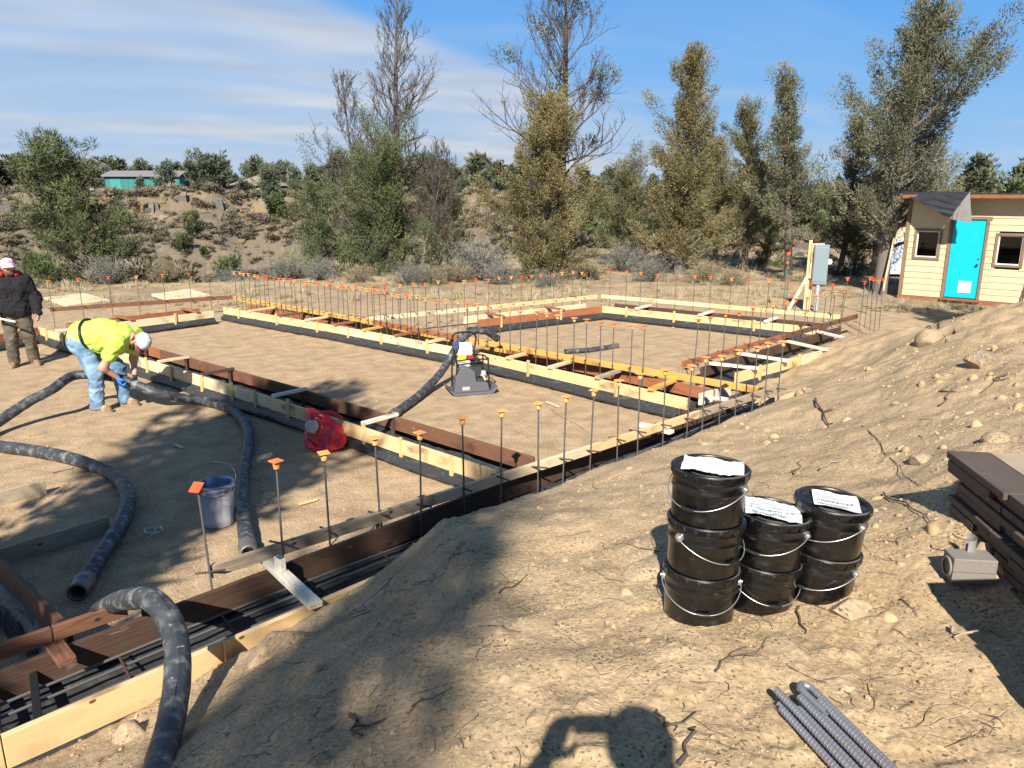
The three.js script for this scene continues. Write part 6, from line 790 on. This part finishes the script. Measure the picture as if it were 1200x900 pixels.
  mesh('knee_pad', skin([[[.09, .47, .14], [.10, .55, .14], .055, .055]], .02, .012, { fold: .01, ff: 20 }), M.black, t);
}
function standing(t, o) { // faces +z; x is to the viewer's right when it faces the viewer
  const S = o.sh, legs = o.legs, torso = [[[-.06, .98, 0], [.06, .98, 0], .13, .13], [[-.05, 1.12, 0], [.05, 1.12, 0], .125, .125], [[-.08, 1.30, .0], [.08, 1.30, 0], .125, .125], [[-.15, 1.42, -.01], [.15, 1.42, -.01], .075, .075]];
  const hc = o.head || [0, 1.66, .02], q = frameOf(o.up || [0, 1, .08], o.fwd || [0, -.1, 1]);
  const arms = o.arms.flatMap(a => [[a.s, a.e, .058, .047], [a.e, a.w, .044, .031]]), hands = o.arms.map((a, i) => handCaps(a.w, a.dir, a.palm, a.curl, a.left));
  mesh('body', [skin([...torso, ...arms, ...legs.flatMap(l => [[l.h, l.k, .095, .062], [l.k, l.a, .06, .042]]), [[0, 1.44, 0], [hc[0], hc[1] - .08, hc[2] - .02], .058, .055]], .05, .017), skin(headCaps(hc, q), .018, .008), ...hands.map(h => skin(h, .008, .0065))], M.skinT, t);
  mesh('jacket', skin([...torso.map(([a, b, r, s]) => [a, b, r + .042, s + .042]), [[-.09, .93, 0], [.09, .93, 0], .16, .16], ...o.arms.flatMap(a => [[a.s, a.e, .098, .085], [a.e, a.w, .083, .066]])], .06, .015, { fold: .040, ff: 9, clip: [[[0, -1, 0], [0, .82, 0]], ...(o.neckClip || [[[0, 1, .1], [0, 1.515, 0]]])] }), o.jacket, t);
  mesh('trousers', skin([[[-.07, .92, 0], [.07, .92, 0], .145, .145], ...legs.flatMap(l => [[l.h, l.k, .122, .094], [l.k, [l.a[0], l.a[1] + .02, l.a[2]], .09, .088]])], .05, .015, { fold: .028, ff: 8, fy: 1.4, clip: [[[0, -1, 0], [0, .055, 0]], [[0, 1, 0], [0, .95, 0]]] }), o.trousers, t);
  boots(t, legs.map(l => [l.a[0], 0, l.a[2] - .02, l.turn]), o.boot); face(t, hc, q, o.beard); return { hc, q };
}
{ const p = at(28, 428, 0), t = thing('person', 'person standing at the left edge in a black jacket, red hood and pink-white cap', 'person', [p.x, gy(p.x, p.z), p.z], .45);
  const { hc, q } = standing(t, { jacket: M.jacket, trousers: M.pants, beard: std({ color: new THREE.Color().setRGB(.12, .055, .03), roughness: .9 }), head: [0, 1.645, .04], fwd: [.25, -.22, 1], arms: [{ s: [.21, 1.41, -.01], e: [.31, 1.13, -.03], w: [.33, .90, .10], dir: [.02, -1, .15], palm: [-.8, 0, -.3], curl: .45, left: true }, { s: [-.21, 1.41, -.01], e: [-.31, 1.12, -.02], w: [-.27, .92, .18], dir: [.1, -.5, .8], palm: [.6, -.3, -.1], curl: .95 }], legs: [{ h: [.095, .92, 0], k: [.14, .50, .05], a: [.16, .09, -.02], turn: -1.2 }, { h: [-.095, .92, 0], k: [-.11, .50, .05], a: [-.12, .09, .02], turn: -1.75 }] });
  capOn(t, hc, q, std({ roughness: .85, map: tex(128, 128, (u, v) => per((a, b) => n3(a * 5, b * 6, 3), u, v) > .02 ? [.86, .55, .72] : [.92, .90, .92]) }), cloth(.6, .5, .55));
  const hd = skin([[[-.12, 1.51, -.05], [.12, 1.51, -.05], .06, .06], [[-.14, 1.52, -.04], [-.11, 1.54, .07], .05, .038], [[.13, 1.52, -.04], [.10, 1.53, .07], .045, .035], [[0, 1.50, -.10], [0, 1.54, -.08], .07, .05]], .04, .012, { fold: .012, ff: 14 }); mesh('hood', hd, cloth(.42, .02, .018), t); mesh('zip', rod([.0, .86, .175], [.0, 1.46, .15], .006, 6), M.black, t); mesh('pocket_flap', [rbox(.11, .05, .02, .006, -.11, 1.02, .165), rbox(.11, .05, .02, .006, .11, 1.02, .165)], M.jacket, t);
  const h = V(-.245, .87, .245).applyAxisAngle(UP, .45).add(t.position); tag(mesh('marking_stick', rod(h.clone().add(V(-.42, .09, .0)), h.clone().add(V(.32, -.07, .02)), .016, 8), M.vinyl), 'white stick held by the standing worker at the left edge', 'stick'); }
{ // the person taking the picture, seen only by the shadow
  const gyy = gy(0, .42), t = thing('person', 'person outside the frame holding up a phone, with a shadow at bottom centre', 'person', [.08, gyy, .32], Math.PI); const Y = EYE - gyy;
  standing(t, { jacket: cloth(.05, .06, .09), trousers: M.denim, head: [-.02, Y + .05, .10], fwd: [0, -.12, 1], neckClip: [[[0, 1, .1], [0, Y - .12, 0]]], arms: [{ s: [.21, Y - .27, .0], e: [.50, Y - .40, .10], w: [.245, Y - .09, .23], dir: [-.35, .75, .35], palm: [-.7, 0, .5], curl: .7, left: true }, { s: [-.21, Y - .27, .0], e: [-.40, Y - .44, .12], w: [-.085, Y - .09, .23], dir: [.25, .85, .3], palm: [.7, 0, .5], curl: .7 }], legs: [{ h: [.095, .92, 0], k: [.12, .50, .04], a: [.14, .09, -.02], turn: -1.4 }, { h: [-.095, .92, 0], k: [-.12, .50, .04], a: [-.13, .09, .02], turn: -1.75 }] });
  mesh('hair', skin([[[-.02, Y + .08, .07], [-.02, Y + .09, .07], .105, .105]], .02, .012, { clip: [[[0, -.5, 1], [0, Y + .08, .10]]] }), M.hair, t);
  const ph = thing('phone', 'dark phone held upright at the camera by the unseen person', 'phone', [.0, EYE - .02, .03]); mesh('case', rbox(.155, .075, .008, .0035), M.black, ph); mesh('screen', box(.145, .067, .0008, 0, 0, .0049), phys({ color: new THREE.Color().setRGB(.03, .03, .035), roughness: .1 }), ph); mesh('lens', new THREE.CylinderGeometry(.008, .008, .003, 16).rotateX(Math.PI / 2).translate(.055, .02, -.0052), M.black, ph); }
renderer.render(scene, camera);
